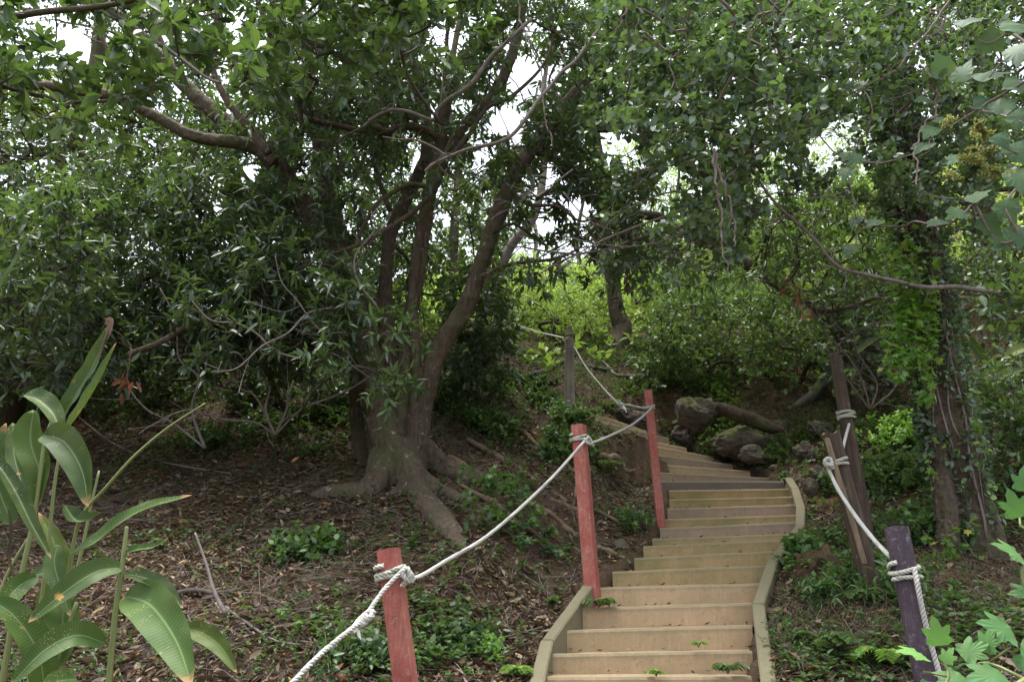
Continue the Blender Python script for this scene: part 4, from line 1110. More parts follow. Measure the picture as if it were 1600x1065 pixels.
# ================================================================== right side: vine curtain of small leaves
rg = rngf(91)
def curtain(x, y):
    lim = np.interp(x, [930, 960, 1000, 1060, 1100, 1150, 1200, 1260, 1330, 1400, 1500, 1700], [130, 300, 250, 300, 420, 400, 300, 290, 330, 330, 350, 400])
    return (y < lim) | (rngf(1).random(len(x)) < .06)
C = np.vstack([boxpts(rg, 940, 1260, -60, 440, 5.0, 6.6, 330, .6, curtain), boxpts(rg, 1250, 1560, -60, 400, 5.2, 6.8, 240, .6, curtain)])
vc = thing('climbing_vine', at(1430, 300, 6.2), 'curtain of small oval vine leaves hanging over the right half of the view', 'vine')
vbase = pxpath([(1440,420),(1410,300),(1380,180),(1300,60),(1180,0),(1050,-40),(960,-60)], (6.3, 5.8))
n_, p_, t_ = grow(np.vstack([vbase, pxpath([(1380,180),(1300,200),(1200,180),(1120,120),(1040,100)], (6.2, 5.8))]), C, rg, .22)
g = Geo(); branchmesh(g, n_, p_, t_, .0035, .014); g.build('stems', M['vine'], vc)
foliage(vc, n_, p_, t_, rg, 'small', 'small', 6, .17, .002, mats=('vine',), scale=1.05)
# nearer, larger-leaved sprays of the same creeper
rgn = rngf(92)
C = np.vstack([boxpts(rgn, 960, 1300, -60, 230, 4.0, 4.9, 95, .8), boxpts(rgn, 1040, 1160, 230, 420, 4.4, 5.0, 18, .8), boxpts(rgn, 1300, 1460, -60, 160, 4.2, 5.0, 26, .8)])
n_, p_, t_ = grow(pxpath([(1440,420),(1420,200),(1380,-20),(1250,-80),(1100,-80),(1000,-70)], (6.0, 4.6)), C, rgn, .2)
g = Geo(); branchmesh(g, n_, p_, t_, .0025, .010); g.build('stems', M['vine'], vc)
foliage(vc, n_, p_, t_, rgn, 'small', 'small', 4, .15, .0018, mats=('vine',), scale=1.1)
# long twisting bare vines
def vinepath(pts, Y, rg, amp=.03):
    P = pxpath(pts, Y, 14); s = np.arange(len(P)) * .35
    off = np.stack([fbm(xyz(s, rg.random() * 50, k * 9.), 3) for k in range(3)], -1)
    return P + off * amp * 2.2
VN = [([(1270,-40),(1220,20),(1205,50),(1200,90),(1180,120)], 'thin twisting vine left of the lobed leaves at the top, curling left'),
      ([(1225,-40),(1210,10),(1180,30),(1170,70),(1166,110),(1185,130)], 'S-curved purple-brown vine hanging near the top right of centre'),
      ([(1165,-30),(1190,20),(1205,50),(1210,70),(1216,90)], 'paired thin vines dropping from the top right of centre'),
      ([(1090,-40),(1065,20),(1075,60),(1050,100),(1070,150)], 'thin pale vine hanging below the top edge'),
      ([(1240,50),(1215,80),(1250,100),(1290,120),(1300,150),(1265,170)], 'looping pale vine among the small leaves'),
      ([(1115,230),(1120,290),(1125,330),(1130,380),(1138,430)], 'purple-brown vine dropping beneath the pale fork'),
      ([(1120,240),(1135,300),(1150,350),(1145,390)], 'second purple vine beside the dropping vine'),
      ([(1270,-20),(1290,40),(1310,60),(1330,90),(1345,110),(1330,120)], 'bent grey vine at the right of the curtain'),
      ([(1450,60),(1475,30),(1455,15),(1460,45),(1490,60)], 'curled thin vine above the big lobed leaves'),
      ([(1440,100),(1460,140),(1465,175),(1440,200),(1430,240),(1435,290)], 'long thin vine hanging beside the ivy-clad trunk'),
      ([(1500,-20),(1440,60),(1400,110),(1360,130),(1330,150)], 'straight brown vine slanting across the upper right'),
      ([(970,-30),(975,20),(965,50),(985,60),(1000,20)], 'small hooked vine at the top centre'),
      ([(810,-20),(815,40),(835,80),(845,120),(850,170),(862,230)], 'thin bare twig-like vine hanging in the central gap')]
rgv = rngf(95)
for k, (pts, lb) in enumerate(VN):
    P = vinepath(pts, (4.0 + rgv.random() * .5, 4.2 + rgv.random() * .4), rgv, .013)
    g = Geo(); tubegeo(g, P, np.linspace(.0075, .004, len(P)) * rgv.uniform(.8, 1.2), 6, bump=.15, seed=k)
    o = g.build('hanging_vine', M['vine'], loc=P[0]); tag(o, lb, 'vine', 'bare hanging vines')

# long brown branch on the right, joining the ivy-clad tree
tn = thing('bare_twigs', at(1120, 300, 5.6), 'pale leafless twigs forking across the middle of the view over the stairs', 'branch')
for k, (pts, Y, r) in enumerate([([(1120,300),(1060,330),(1000,352),(950,372),(905,395),(870,425)], (5.6, 5.9), (.012, .004)), ([(1110,310),(1050,300),(1000,318),(960,340),(935,370)], (5.6, 5.8), (.008, .003)),
        ([(1120,300),(1090,350),(1040,375),(985,385),(930,380),(880,368)], (5.6, 5.9), (.009, .003)), ([(1130,290),(1180,310),(1220,300),(1270,310),(1320,300)], (5.6, 5.8), (.009, .004)),
        ([(1125,300),(1170,330),(1200,345),(1260,335),(1300,350)], (5.6, 5.9), (.008, .003)), ([(1120,300),(1130,260),(1165,240),(1200,222),(1250,212)], (5.6, 5.4), (.012, .009)),
        ([(880,300),(905,330),(930,350),(975,365)], (5.8, 5.9), (.006, .003)), ([(895,265),(860,290),(830,300),(800,330)], (5.8, 5.9), (.006, .003))]):
    branchpart(tn, 'twig', pts, Y, r, 'pale', 560 + k, 12)
# ================================================================== ivy-clad tree
tvb = at(1515, 872, 6.25); tvb[2] = H(tvb[0], tvb[1])
it = thing('tree', tvb, 'thick furrowed trunk covered with ivy at the right, leaning left', 'tree')
g = Geo()
IT = pxtube(g, [(1522,905),(1515,872),(1505,790),(1488,700),(1476,640),(1465,560),(1455,480),(1440,390),(1420,290),(1400,200),(1385,110),(1378,40),(1380,-60)], (6.2, 6.2, 6.3, 6.4), (.25, .205, .185, .175, .165, .165, .16, .155, .15, .145, .135, .13, .12), 40, .18, 31, 10)
pxtube(g, [(1470,700),(1478,780),(1480,860),(1470,920)], (6.1, 5.9), (.04, .08, .09, .04), 14, .2, 32)
pxtube(g, [(1530,760),(1552,830),(1575,900)], (6.2, 6.0), (.06, .09, .05), 14, .2, 33)
tk = g.build('trunk', M['rough'], it)
rm = tk.modifiers.new('fuse', 'REMESH'); rm.mode = 'VOXEL'; rm.voxel_size = .012; rm.use_smooth_shade = True
tex = bpy.data.textures.new('bark_ridges', 'VORONOI'); tex.noise_scale = .05; tex.distance_metric = 'MANHATTAN'
ridge_e = bpy.data.objects.new('bark_scale', None); ridge_e.scale = (1, 1, 5)
dm = tk.modifiers.new('ridges', 'DISPLACE'); tx2 = bpy.data.textures.new('bark_clouds', 'CLOUDS'); tx2.noise_scale = .028; tx2.noise_depth = 3
dm.texture = tx2; dm.strength = .035; dm.mid_level = .55
bpy.data.objects.remove(ridge_e)
branchpart(it, 'branch', [(1560,456),(1520,452),(1491,448),(1450,449),(1428,446),(1403,440),(1352,429),(1317,420),(1296,404),(1268,369),(1235,340),(1215,321),(1200,303),(1185,280)], (6.0, 5.7, 5.5), (.021, .018, .014, .012, .009), 'pale', 41, 14)
branchpart(it, 'branch', [(1255,210),(1215,222),(1185,238),(1160,258),(1142,285)], (5.7, 5.8), (.016, .01), 'pale', 42, 8)
branchpart(it, 'branch', [(1440,540),(1380,470),(1330,480),(1280,485),(1230,460),(1200,440)], (7, 7.2), (.03, .015), 'twig', 43, 14)
rg = rngf(97)
C = boxpts(rg, 1180, 1440, 290, 480, 6.5, 8.0, 110, 0)
n_, p_, t_ = grow(pxpath([(1440,520),(1380,470),(1330,480),(1280,485),(1230,460),(1200,440)], (7, 7.2)), C, rg, .3)
g = Geo(); branchmesh(g, n_, p_, t_, .004, .02); g.build('limb', M['twig'], it)
foliage(it, n_, p_, t_, rg, 'lance', 'mid', 5, .28, name='crown', scale=1.05)
# ivy: bright lobed leaves hanging at the left side, dark small leaves on the bark
iv = thing('ivy', at(1430, 560, 6.0), 'bright green lobed ivy hanging down the left side of the thick trunk', 'ivy')
def on_trunk(t, ang, off):
    i = np.clip((t * (len(IT) - 1)).astype(int), 1, len(IT) - 2); P = IT[i]
    R = np.interp(t, np.linspace(0, 1, 13), (.25, .205, .185, .175, .165, .165, .16, .155, .15, .145, .135, .13, .12))
    T = norm(IT[i + 1] - IT[i - 1]); u = norm(np.cross(T, [0, 1, 0])); v = np.cross(T, u)
    nrm = u * np.cos(ang)[:, None] + v * np.sin(ang)[:, None]
    return P + nrm * (R + off)[:, None], nrm
rg = rngf(98); g = Geo()
# hanging strands
for k in range(26):
    x0 = rg.uniform(1385, 1460); y0 = rg.uniform(330, 520); ln = rg.uniform(50, 150)
    if y0 + ln > 650: ln = 640 - y0
    P = vinepath([(x0, y0), (x0 + rg.uniform(-8, 4), y0 + ln * .5), (x0 + rg.uniform(-12, 4), y0 + ln)], (6.05, rg.uniform(5.85, 6.05)), rg, .015)
    tubegeo(g, P, .0025, 4, 0)
    m = int(ln / 3.0); i = rg.integers(0, len(P), m)
    d = norm(np.stack([rg.uniform(-1, .7, m), rg.uniform(-.9, .1, m), rg.uniform(-.9, .15, m)], -1))
    leaves(g, P[i] + rg.normal(0, .02, (m, 3)), d, rg.uniform(.055, .10, m), rg.uniform(.055, .10, m), T_ivy, rg, 1, .6, None, .35)
g.build('foliage', [M['vine'], M['ivy']], iv)
for k in range(9):   # sparse lobed sprigs lower on the bark
    x0, y0 = rg.uniform(1440, 1540), rg.uniform(620, 880); g = Geo()
    P = vinepath([(x0, y0), (x0 + rg.uniform(-20, 20), y0 + 30), (x0 + rg.uniform(-25, 25), y0 + 65)], (5.88, 5.84), rg, .02)
    tubegeo(g, P, .003, 4, 0); m = 9; i = rg.integers(0, len(P), m)
    d = norm(np.stack([rg.uniform(-1, 1, m), rg.uniform(-.9, -.1, m), rg.uniform(-.5, .4, m)], -1))
    leaves(g, P[i], d, rg.uniform(.05, .08, m), rg.uniform(.05, .08, m), T_ivy, rg, 1, .6, None, .3)
    g.build('sprig', [M['vine'], M['ivy']], iv)
cv = thing('ivy', at(1480, 500, 6.1), 'small dark round-leaved creeper clinging to the bark of the thick trunk', 'ivy')
g = Geo(); m = 7600
t = .08 + .9 * rg.random(m) ** .8; an = rg.uniform(0, 6.28, m)
den = fbm(xyz(np.cos(an) * 1.5, np.sin(an) * 1.5, t * 9), 3) + (t - .18) * 1.3
k = den > -.02; t, an = t[k], an[k]
P, nr = on_trunk(t, an, rg.uniform(.0, .07, len(t)) + .09 * np.clip(t - .4, 0, 1) * rg.random(len(t)))
d = norm(nr * .5 + rdir(rg, len(t)) + [0, 0, -.3])
leaves(g, P, d, rg.uniform(.035, .065, len(t)), rg.uniform(.025, .045, len(t)), TV, rg, 1, .5, None, .5)
for k in range(11):
    tt = np.linspace(rg.uniform(.02, .3), rg.uniform(.5, .98), 30); aa = rg.uniform(0, 6.28) + .9 * fbm(xyz(tt * 6, k * 3., 0), 2)
    Q, _ = on_trunk(tt, aa, np.full(30, .012)); tubegeo(g, Q, rg.uniform(.003, .008), 5, 0, bump=.1, seed=k)
g.build('foliage', [M['vine'], M['small']], cv)

# ================================================================== right-hand hillside shrubs
rs = [('broad green shrub patch on the slope above the mossy boulder', (1030, 1200, 450, 590, 10.4, 12.6), 150, 'oval', 'fresh', (1120, 590)),
      ('grey-green leafy thicket directly behind the two dark posts', (1180, 1330, 460, 590, 9.6, 11.8), 125, 'oval', 'fresh', (1250, 600)),
      ('dark leafy thicket between the tall dark post and the ivy-clad trunk', (1300, 1440, 440, 600, 8.6, 10.5), 120, 'oval', 'dark', (1370, 620)),
      ('dark green bushes right of the ivy-clad trunk', (1540, 1760, 340, 620, 7.6, 9.6), 170, 'oval', 'dark', (1620, 640)),
      ('pale green low shrub at the right edge below the dark bushes', (1540, 1720, 590, 780, 6.6, 7.8), 90, 'oval', 'mid', (1610, 770)),
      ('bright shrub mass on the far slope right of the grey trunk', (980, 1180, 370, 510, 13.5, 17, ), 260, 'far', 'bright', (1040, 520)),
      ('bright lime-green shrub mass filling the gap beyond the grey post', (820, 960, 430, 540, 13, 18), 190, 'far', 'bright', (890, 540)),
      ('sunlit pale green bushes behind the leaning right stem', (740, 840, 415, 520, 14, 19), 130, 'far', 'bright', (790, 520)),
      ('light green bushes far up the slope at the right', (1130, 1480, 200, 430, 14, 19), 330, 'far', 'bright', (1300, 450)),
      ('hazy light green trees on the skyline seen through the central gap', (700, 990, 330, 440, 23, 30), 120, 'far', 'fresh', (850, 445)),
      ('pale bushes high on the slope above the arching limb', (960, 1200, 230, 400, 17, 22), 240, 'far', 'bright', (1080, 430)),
      ('light green bushes behind the left stems of the big tree', (420, 720, 380, 540, 11, 14), 190, 'far', 'bright', (560, 560)),
      ('bright shrubs glimpsed under the left thicket', (200, 460, 420, 560, 12, 15), 110, 'far', 'bright', (330, 565)),
      ('small leafy bush on the bank right of the grey round post', (1000, 1060, 530, 600, 10.4, 11.4), 26, 'small', 'mid', (1030, 600))]
for k, (lb, box, n, kd, lm, b) in enumerate(rs):
    kw = dict(scale=.95) if kd == 'oval' else dict(scale=.72, subL=.4, sub=6, seg=.6)
    if kd == 'small': kw = dict(scale=1.2)
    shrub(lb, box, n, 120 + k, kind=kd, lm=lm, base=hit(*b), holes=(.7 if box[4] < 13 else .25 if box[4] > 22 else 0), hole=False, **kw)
# ================================================================== ground detail
def ongr(x, y, dz=0): return np.stack(np.broadcast_arrays(x, y, H(x, y) + dz), -1)
def hits(pts, dz=0.0): 
    P = np.array([hit(*p) for p in pts]); P[:, 2] += dz; return P
def scatter(rg, n, y0=2.6, y1=14, pw=1.25, xr=.85, keepout=.03):
    out = []
    pw = 1.001 if pw == 1 else pw
    tot = 0
    while tot < n:
        u = rg.random(n); Y = (y0 ** (1 - pw) + u * (y1 ** (1 - pw) - y0 ** (1 - pw))) ** (1 / (1 - pw))
        X = rg.uniform(-1, 1, n) * (Y * xr + .8)
        sd, sz, sw = stairdist(X, Y)
        k = sd > sw + keepout + .04
        out.append(np.stack([X[k], Y[k]], -1)); tot += k.sum()
    return np.vstack(out)[:n]
rg = rngf(201)
Q = scatter(rg, 210000, pw=.9)
den = fbm(xyz(Q[:, 0] * .9, Q[:, 1] * .9, 4), 4); k = rg.random(len(Q)) < np.clip(.75 + den * 1.6, .22, 1); Q = Q[k]
m = len(Q); nr = slope_n(Q[:, 0], Q[:, 1]); a = rg.uniform(0, 6.28, m)
d = norm(np.stack([np.cos(a), np.sin(a), rg.normal(0, .22, m)], -1)); d = norm(d - nr * ((d * nr).sum(1) * .85)[:, None])
TD = (np.array([[0, 0, 0], [-.36, .3, .16], [0, .32, .0], [.36, .3, .2], [-.3, .7, .26], [0, .68, .08], [.3, .7, .2], [.05, 1, .28]], float), TL[1], TL[2])
g = Geo()
sz = np.minimum(rg.lognormal(math.log(.034), .5, m), .085)
leaves(g, ongr(Q[:, 0], Q[:, 1], .006 + rg.random(m) * .022), d, sz, sz * rg.uniform(.3, .65, m), TD, rg, 0, .9, None, .38)
tag(g.build('leaf_litter', M['dead']), 'brown dead leaves strewn thickly over the slopes', kind='stuff')
# leaf litter caught on the treads
g = Geo(); m = 260; ii = rg.integers(pre, NS - 2, m); ee = rg.random(m) ** 2.0 * .5; ee = np.where(rg.random(m) < .5, ee, 1 - ee)
tt = rg.uniform(.3, .9, m)
P = np.array([(Lp[i] * (1 - e) + Rp[i] * e) * (1 - t) + (Lp[i + 1] * (1 - e) + Rp[i + 1] * e) * t for i, e, t in zip(ii, ee, tt)])
P[:, 2] = [(Lp[i] * (1 - e) + Rp[i] * e)[2] + .006 for i, e in zip(ii, ee)]
leaves(g, P, norm(np.stack([rg.normal(0, 1, m), rg.normal(0, 1, m), np.zeros(m)], -1)), rg.uniform(.02, .05, m), rg.uniform(.012, .025, m), TD, rg, 0, 1, None, .2)
tag(g.build('step_litter', M['dead']), 'small dead leaves and crumbs lying on the stair treads', kind='stuff')
# twigs and straws
Q = scatter(rg, 13000, pw=1.1); m = len(Q); a = rg.uniform(0, 6.28, m); L = rg.lognormal(math.log(.17), .6, m)
A = ongr(Q[:, 0], Q[:, 1], .012); B2 = Q + np.stack([np.cos(a), np.sin(a)], -1) * L[:, None]
B = ongr(B2[:, 0], B2[:, 1], .015 + rg.random(m) * .05)
g = Geo(); twigs(g, A, B, rg.uniform(.0012, .004, m), rg, 0, .05)
tag(g.build('fallen_twigs', M['pale']), 'thin dry twigs scattered over the leaf litter', kind='stuff')
# dry brown grass and thatch on the right-hand bank
DG = [(1340, 610, .5), (1400, 650, .6), (1450, 930, .5), (1520, 960, .6), (1420, 870, .35), (1330, 980, .25), (1560, 900, .5), (1000, 560, .3), (200, 590, .4), (1260, 560, .4)]
A, B = [], []
for x, y, r in DG:
    c = hit(x, y); n = 520; q = c[:2] + rg.normal(0, r, (n, 2)); sd, _, sw = stairdist(q[:, 0], q[:, 1]); q = q[sd > sw + .1]
    A.append(ongr(q[:, 0], q[:, 1], .0)); o = rg.normal(0, .09, (len(q), 2)); B.append(ongr(q[:, 0] + o[:, 0], q[:, 1] + o[:, 1] - .03, 0) + [0, 0, 0] + np.stack([0 * q[:, 0], 0 * q[:, 0], rg.uniform(.02, .16, len(q))], -1))
A, B = np.vstack(A), np.vstack(B); g = Geo(); twigs(g, A, B, .0016, rg, 0, .14)
tag(g.build('dry_grass', M['dead']), 'tangled dry brown grass stalks on the banks', kind='stuff')

# low green ground cover
PS = [(640, 1000, .35, 1.2), (690, 1030, .3, 1.5), (560, 1040, .3, 1.5), (800, 780, .25, 1.5), (330, 720, .5, 1), (300, 600, .6, 2), (480, 880, .4, .8), (900, 700, .4, 2.2), (960, 720, .4, 1.5), (860, 640, .5, 3), (880, 545, 1., 5), (980, 560, .9, 5),
      (1240, 730, .5, 3), (1270, 640, .6, 3), (1230, 900, .25, 2), (1240, 960, .3, 2), (1300, 1010, .35, 2), (1380, 970, .35, 2.4), (1260, 1050, .3, 2), (1330, 760, .4, 2.6), (1330, 850, .3, 2.4), (1400, 740, .5, 4), (1440, 660, .6, 4),
      (1300, 600, .6, 2), (1580, 700, .7, 4), (1560, 820, .5, 3), (1230, 840, .18, 1.5), (1150, 720, .3, 1), (1080, 560, .9, 4), (850, 940, .2, .5), (770, 620, .6, 2), (700, 660, .5, 2), (130, 620, .6, 1.6), (50, 1050, .5, 3), (430, 1040, .4, 1), (1450, 1000, .4, 2), (740, 690, .4, 2.2), (1550, 990, .5, 3), (950, 800, .25, .8), (1130, 600, .6, 4), (1200, 620, .5, 3), (1290, 650, .5, 3), (1120, 660, .4, 1.5), (1180, 690, .3, 1.5), (1240, 700, .3, 2), (1060, 590, .5, 2.5), (930, 600, .4, 2), (1350, 700, .4, 2), (960, 640, .2, .8), (200, 640, .5, 4), (300, 630, .5, 4), (420, 650, .4, 3), (80, 650, .6, 4), (480, 700, .3, 2), (380, 700, .4, 2.5), (200, 720, .5, 2), (520, 650, .3, 3), (730, 650, .3, 2.5), (1290, 890, .15, 2), (1270, 850, .2, 2), (660, 880, .5, 1), (250, 850, .5, 1), (860, 540, .7, 5), (940, 545, .7, 5), (1020, 575, .6, 4), (800, 560, .6, 4), (900, 590, .5, 4), (1000, 610, .4, 2), (1150, 620, .5, 3), (1080, 645, .25, 2.5), (1130, 695, .2, 2), (1180, 675, .25, 2.5), (1060, 675, .15, 1.2), (1000, 650, .2, 1)]
Qs = [scatter(rg, 5200, pw=.8)]
for x, y, r, w in PS:
    c = hit(x, y); q = c[:2] + rg.normal(0, r * .75, (int(85 * w), 2)); Qs.append(q)
Q = np.vstack(Qs); sd, _, sw = stairdist(Q[:, 0], Q[:, 1]); Q = Q[sd > sw + .1]
den = fbm(xyz(Q[:, 0] * 2.2, Q[:, 1] * 2.2, 14), 3); Q = Q[rg.random(len(Q)) < np.clip(.75 + den * 1.6, 0.05, 1)]
m = len(Q); A = ongr(Q[:, 0], Q[:, 1]); hgt = rg.uniform(.02, .11, m); hgt *= 1 + .5 * (Q[:, 1] > 8.5)
B = A + np.stack([rg.normal(0, .03, m), rg.normal(0, .03, m), hgt], -1)
g = Geo(); twigs(g, A, B, .0013, rg, 0, .1)
tone = np.clip(.5 + .55 * fbm(xyz(Q[:, 0] * 1.3, Q[:, 1] * 1.3, 33), 3) + rg.normal(0, .1, m), 0.02, .98)
big = fbm(xyz(Q[:, 0] * .8, Q[:, 1] * .8, 21), 2) > .1
whorls(g, B[big], np.tile([0, 0, 1.], (big.sum(), 1)), rg, 7, .045, .025, TV, 1, (45, 100), .05, .05, 1., tone[big], .3)
whorls(g, B[~big], np.tile([0, 0, 1.], ((~big).sum(), 1)), rg, 9, .032, .014, TS, 1, (35, 100), .06, .0, 1., tone[~big], .3)
tag(g.build('ground_cover', [M['twig'], M['weed']]), 'low green weeds sprouting through the leaf litter', kind='stuff')

# undergrowth on the far slopes
n = 9000; Yf = rg.uniform(11.5, 42, n); Xf = rg.uniform(-1, 1, n) * (Yf * .75 + 1)
kk = (Yf > 14 + 1.5 * fbm(xyz(Xf * .5, Yf * .5, 2), 2)) | (rg.random(n) < .35); Xf, Yf = Xf[kk], Yf[kk]; n = len(Xf)
A = ongr(Xf, Yf); B = A + np.stack([rg.normal(0, .1, n), rg.normal(0, .1, n), rg.uniform(.1, .6, n) * np.clip((Yf - 9) / 8, .4, 1.3)], -1)
g = Geo(); twigs(g, A, B, .006, rg, 0, .1)
whorls(g, B, np.tile([0, 0, 1.], (n, 1)), rg, 9, .22, .10, TS, 1, (30, 110), .35, .1, 1., None, .4)
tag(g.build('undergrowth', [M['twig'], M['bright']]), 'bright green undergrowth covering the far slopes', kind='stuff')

# taller bank vegetation: individual bushy weeds
def weed(label, px, py, w, h, n, seed, kind='small', lm='weed', scale=1., name='weed', cat='plant', group=None, sub=4, subL=.08):
    c = hit(px, py); rgx = rngf(seed)
    P = c + np.stack([rgx.normal(0, w * .5, n), rgx.normal(0, w * .4, n), np.zeros(n)], -1)
    P[:, 2] = H(P[:, 0], P[:, 1]) + rgx.uniform(.25, 1, n) * h
    return plant(name, label, cat, c, P, kind, lm, seed, group, sub=sub, subL=subL, r_tip=.0018, r_max=.008, scale=scale, seg=.1, hole=False, rtw=.0012, stem='twig')
c = hit(800, 850)
P = c + np.stack([rg.normal(0, .14, 26), rg.normal(0, .12, 26), rg.uniform(.05, .40, 26)], -1); P[:, 2] = H(P[:, 0], P[:, 1]) + rg.uniform(.05, .42, 26)
KIND['lobed'] = dict(nl=7, length=.07, width=.065, tpl=T_ivy, spread=(40, 100), back=.06, droop=.15)
KIND['tiny'] = dict(nl=12, length=.022, width=.014, tpl=TV, spread=(20, 100), back=.06, droop=.0)
plant('weed', 'bright lobed-leaf weed clump on the bank under the sagging rope', 'plant', c, P, 'lobed', 'weed', 210, sub=4, subL=.1, r_tip=.002, r_max=.006, seg=.12, hole=False, rtw=.0013)
weed('dense tiny-leaved dark green cushion shrub left of the grey round post', 850, 628, .42, .16, 110, 211, 'tiny', 'mid', 1.5, 'shrub', 'shrub', None, 7, .06)
weed('leafy weed at the foot of the grey round post', 888, 668, .22, .22, 26, 212)
weed('dark weed clump just left of the middle red post top', 880, 720, .28, .26, 34, 213)
weed('dark green broad-leaved weed patch right of the nearest red post', 710, 1015, .22, .10, 26, 214, 'oval', 'mid', .6)
weed('leafy weed patch at the bottom edge left of the nearest red post', 570, 1040, .22, .10, 26, 215, 'oval', 'mid', .6)
weed('small feathery weed at the bottom between rope post and stairs', 757, 1035, .07, .08, 10, 216, 'tiny', 'ivy', 1.3)
weed('narrow tuft of green leaves on the red soil beside the upper post', 990, 832, .12, .14, 14, 217, 'lance', 'weed', .55)
weed('little leafy plant growing at the right end of an upper step', 1216, 772, .10, .08, 12, 218, 'small', 'weed', .8)
weed('leafy weeds beside the base of the short split post', 1385, 935, .2, .2, 26, 219, 'lance', 'weed', .7)
weed('broad-leaved pale green weeds behind the dark posts', 1385, 770, .35, .3, 40, 220, 'oval', 'weed', .8)
weed('green weeds hugging the curved right side board', 1255, 880, .12, .14, 20, 221, 'small', 'weed', 1.)
weed('grassy green plant in front of the brown boulder', 1310, 955, .16, .14, 24, 222, 'lance', 'weed', .6)
weed('pale leafy plants climbing the bank left of the thick trunk', 1420, 700, .4, .4, 50, 223, 'oval', 'ivy', .7)
weed('leafy plant at the foot of the ivy-clad trunk', 1440, 860, .3, .3, 34, 224, 'lobed', 'weed', .9)
weed('small-leaved weed clump on the litter slope left of the big tree', 335, 700, .3, .16, 34, 225)
weed('low weed clump in the leaf litter at the centre left', 470, 870, .22, .1, 24, 226)
weed('drooping leafy weed on the bank right of the big roots', 770, 680, .3, .2, 34, 227)

# ferns
def fern(label, px, py, n, L, seed, name='fern', lm='weed', base=None, up=1.0, cat='fern'):
    c = hit(px, py) if base is None else np.asarray(base, float); rgx = rngf(seed); g = Geo()
    root_o = None
    for k in range(n):
        a = rgx.uniform(0, 6.28); d = np.array([math.cos(a), math.sin(a) * .8 - .25, 0]) if base is None else np.array([math.cos(a) * .8, -abs(math.sin(a)) * .6 - .1, 0]); l = L * rgx.uniform(.7, 1.15)
        P = crom([c, c + d * l * .35 + [0, 0, l * .45 * up], c + d * l * .75 + [0, 0, l * .5 * up], c + d * l * 1.05 + [0, 0, l * .3 * up]], 8)
        tubegeo(g, P, np.linspace(.0016, .0006, len(P)), 4, 0)
        t = np.linspace(.15, 1, 22); i = np.minimum((t * (len(P) - 1)).astype(int), len(P) - 2); Q = P[i]; T = norm(P[i + 1] - P[i])
        s = norm(np.cross(T, [0, 0, 1]))
        for sg in (-1, 1):
            leaves(g, Q, norm(s * sg + T * .45 + [0, 0, -.1]), l * .32 * np.sin(np.clip(1.15 - t, 0, 1) * 2.6) ** .8 + .004, l * .075, TL, rgx, 1, 1, None, .12)
    o = g.build(name, [M['twig'], M[lm]], loc=c); tag(o, label, cat); return o
def steppt(i, e, t=.05, dz=.0):
    a = edge(Lp, i) * (1 - e) + edge(Rp, i) * e; b = edge(Lp, i + .9) * (1 - e) + edge(Rp, i + .9) * e
    p = a * (1 - t) + b * t; p[2] = a[2] - .004 + dz; return p
def facept(px, py, i):
    """point on the front face of step i seen at a pixel"""
    A, B = Lp[i + pre], Rp[i + pre]; n = norm(np.array([-(B - A)[1], (B - A)[0], 0])); d = ray(px, py)
    t = (A @ n) / (d @ n); return d * t - n * .006
fern('small bright fern growing from the left part of a lower step', 0, 0, 5, .10, 231, base=facept(952, 948, 3), lm='ivy', up=1.)
fern('dark little fern tucked behind the left side board end', 0, 0, 9, .12, 232, base=facept(935, 951, 3))
fern('tiny yellow-green fern on the middle of a lower riser', 0, 0, 4, .07, 233, base=facept(1091, 1011, 1), lm='ivy', up=1.)
fern('wispy green fern tuft at the right end of the lowest riser', 0, 0, 11, .11, 234, base=facept(1137, 1052, 0), lm='weed', up=.9)
fern('small fern standing on the bottom visible step, centre', 0, 0, 6, .08, 235, base=facept(1025, 1056, 0), lm='ivy', up=.9)
fern('fern spreading over the litter at the right of the stairs', 1285, 1020, 8, .2, 236)
fern('bright fern beside the base of the short split post', 1365, 950, 9, .18, 237)
fern('fern on the root-covered bank between the two upper red posts', 945, 740, 8, .2, 238)
fern('small fern at the left of the middle red post on the soil bank', 880, 868, 6, .14, 239)
fern('pale feathery fern at the bottom just left of the side board', 812, 1062, 7, .13, 240, lm='ivy')
fern('small green fern tuft left of the lower side board', 870, 945, 7, .12, 241)
fern('fern among the stones below the mossy boulder', 1130, 715, 6, .16, 242)
fern('fern fronds at the bottom right beneath the purple post', 1400, 1050, 8, .2, 243, lm='ivy')

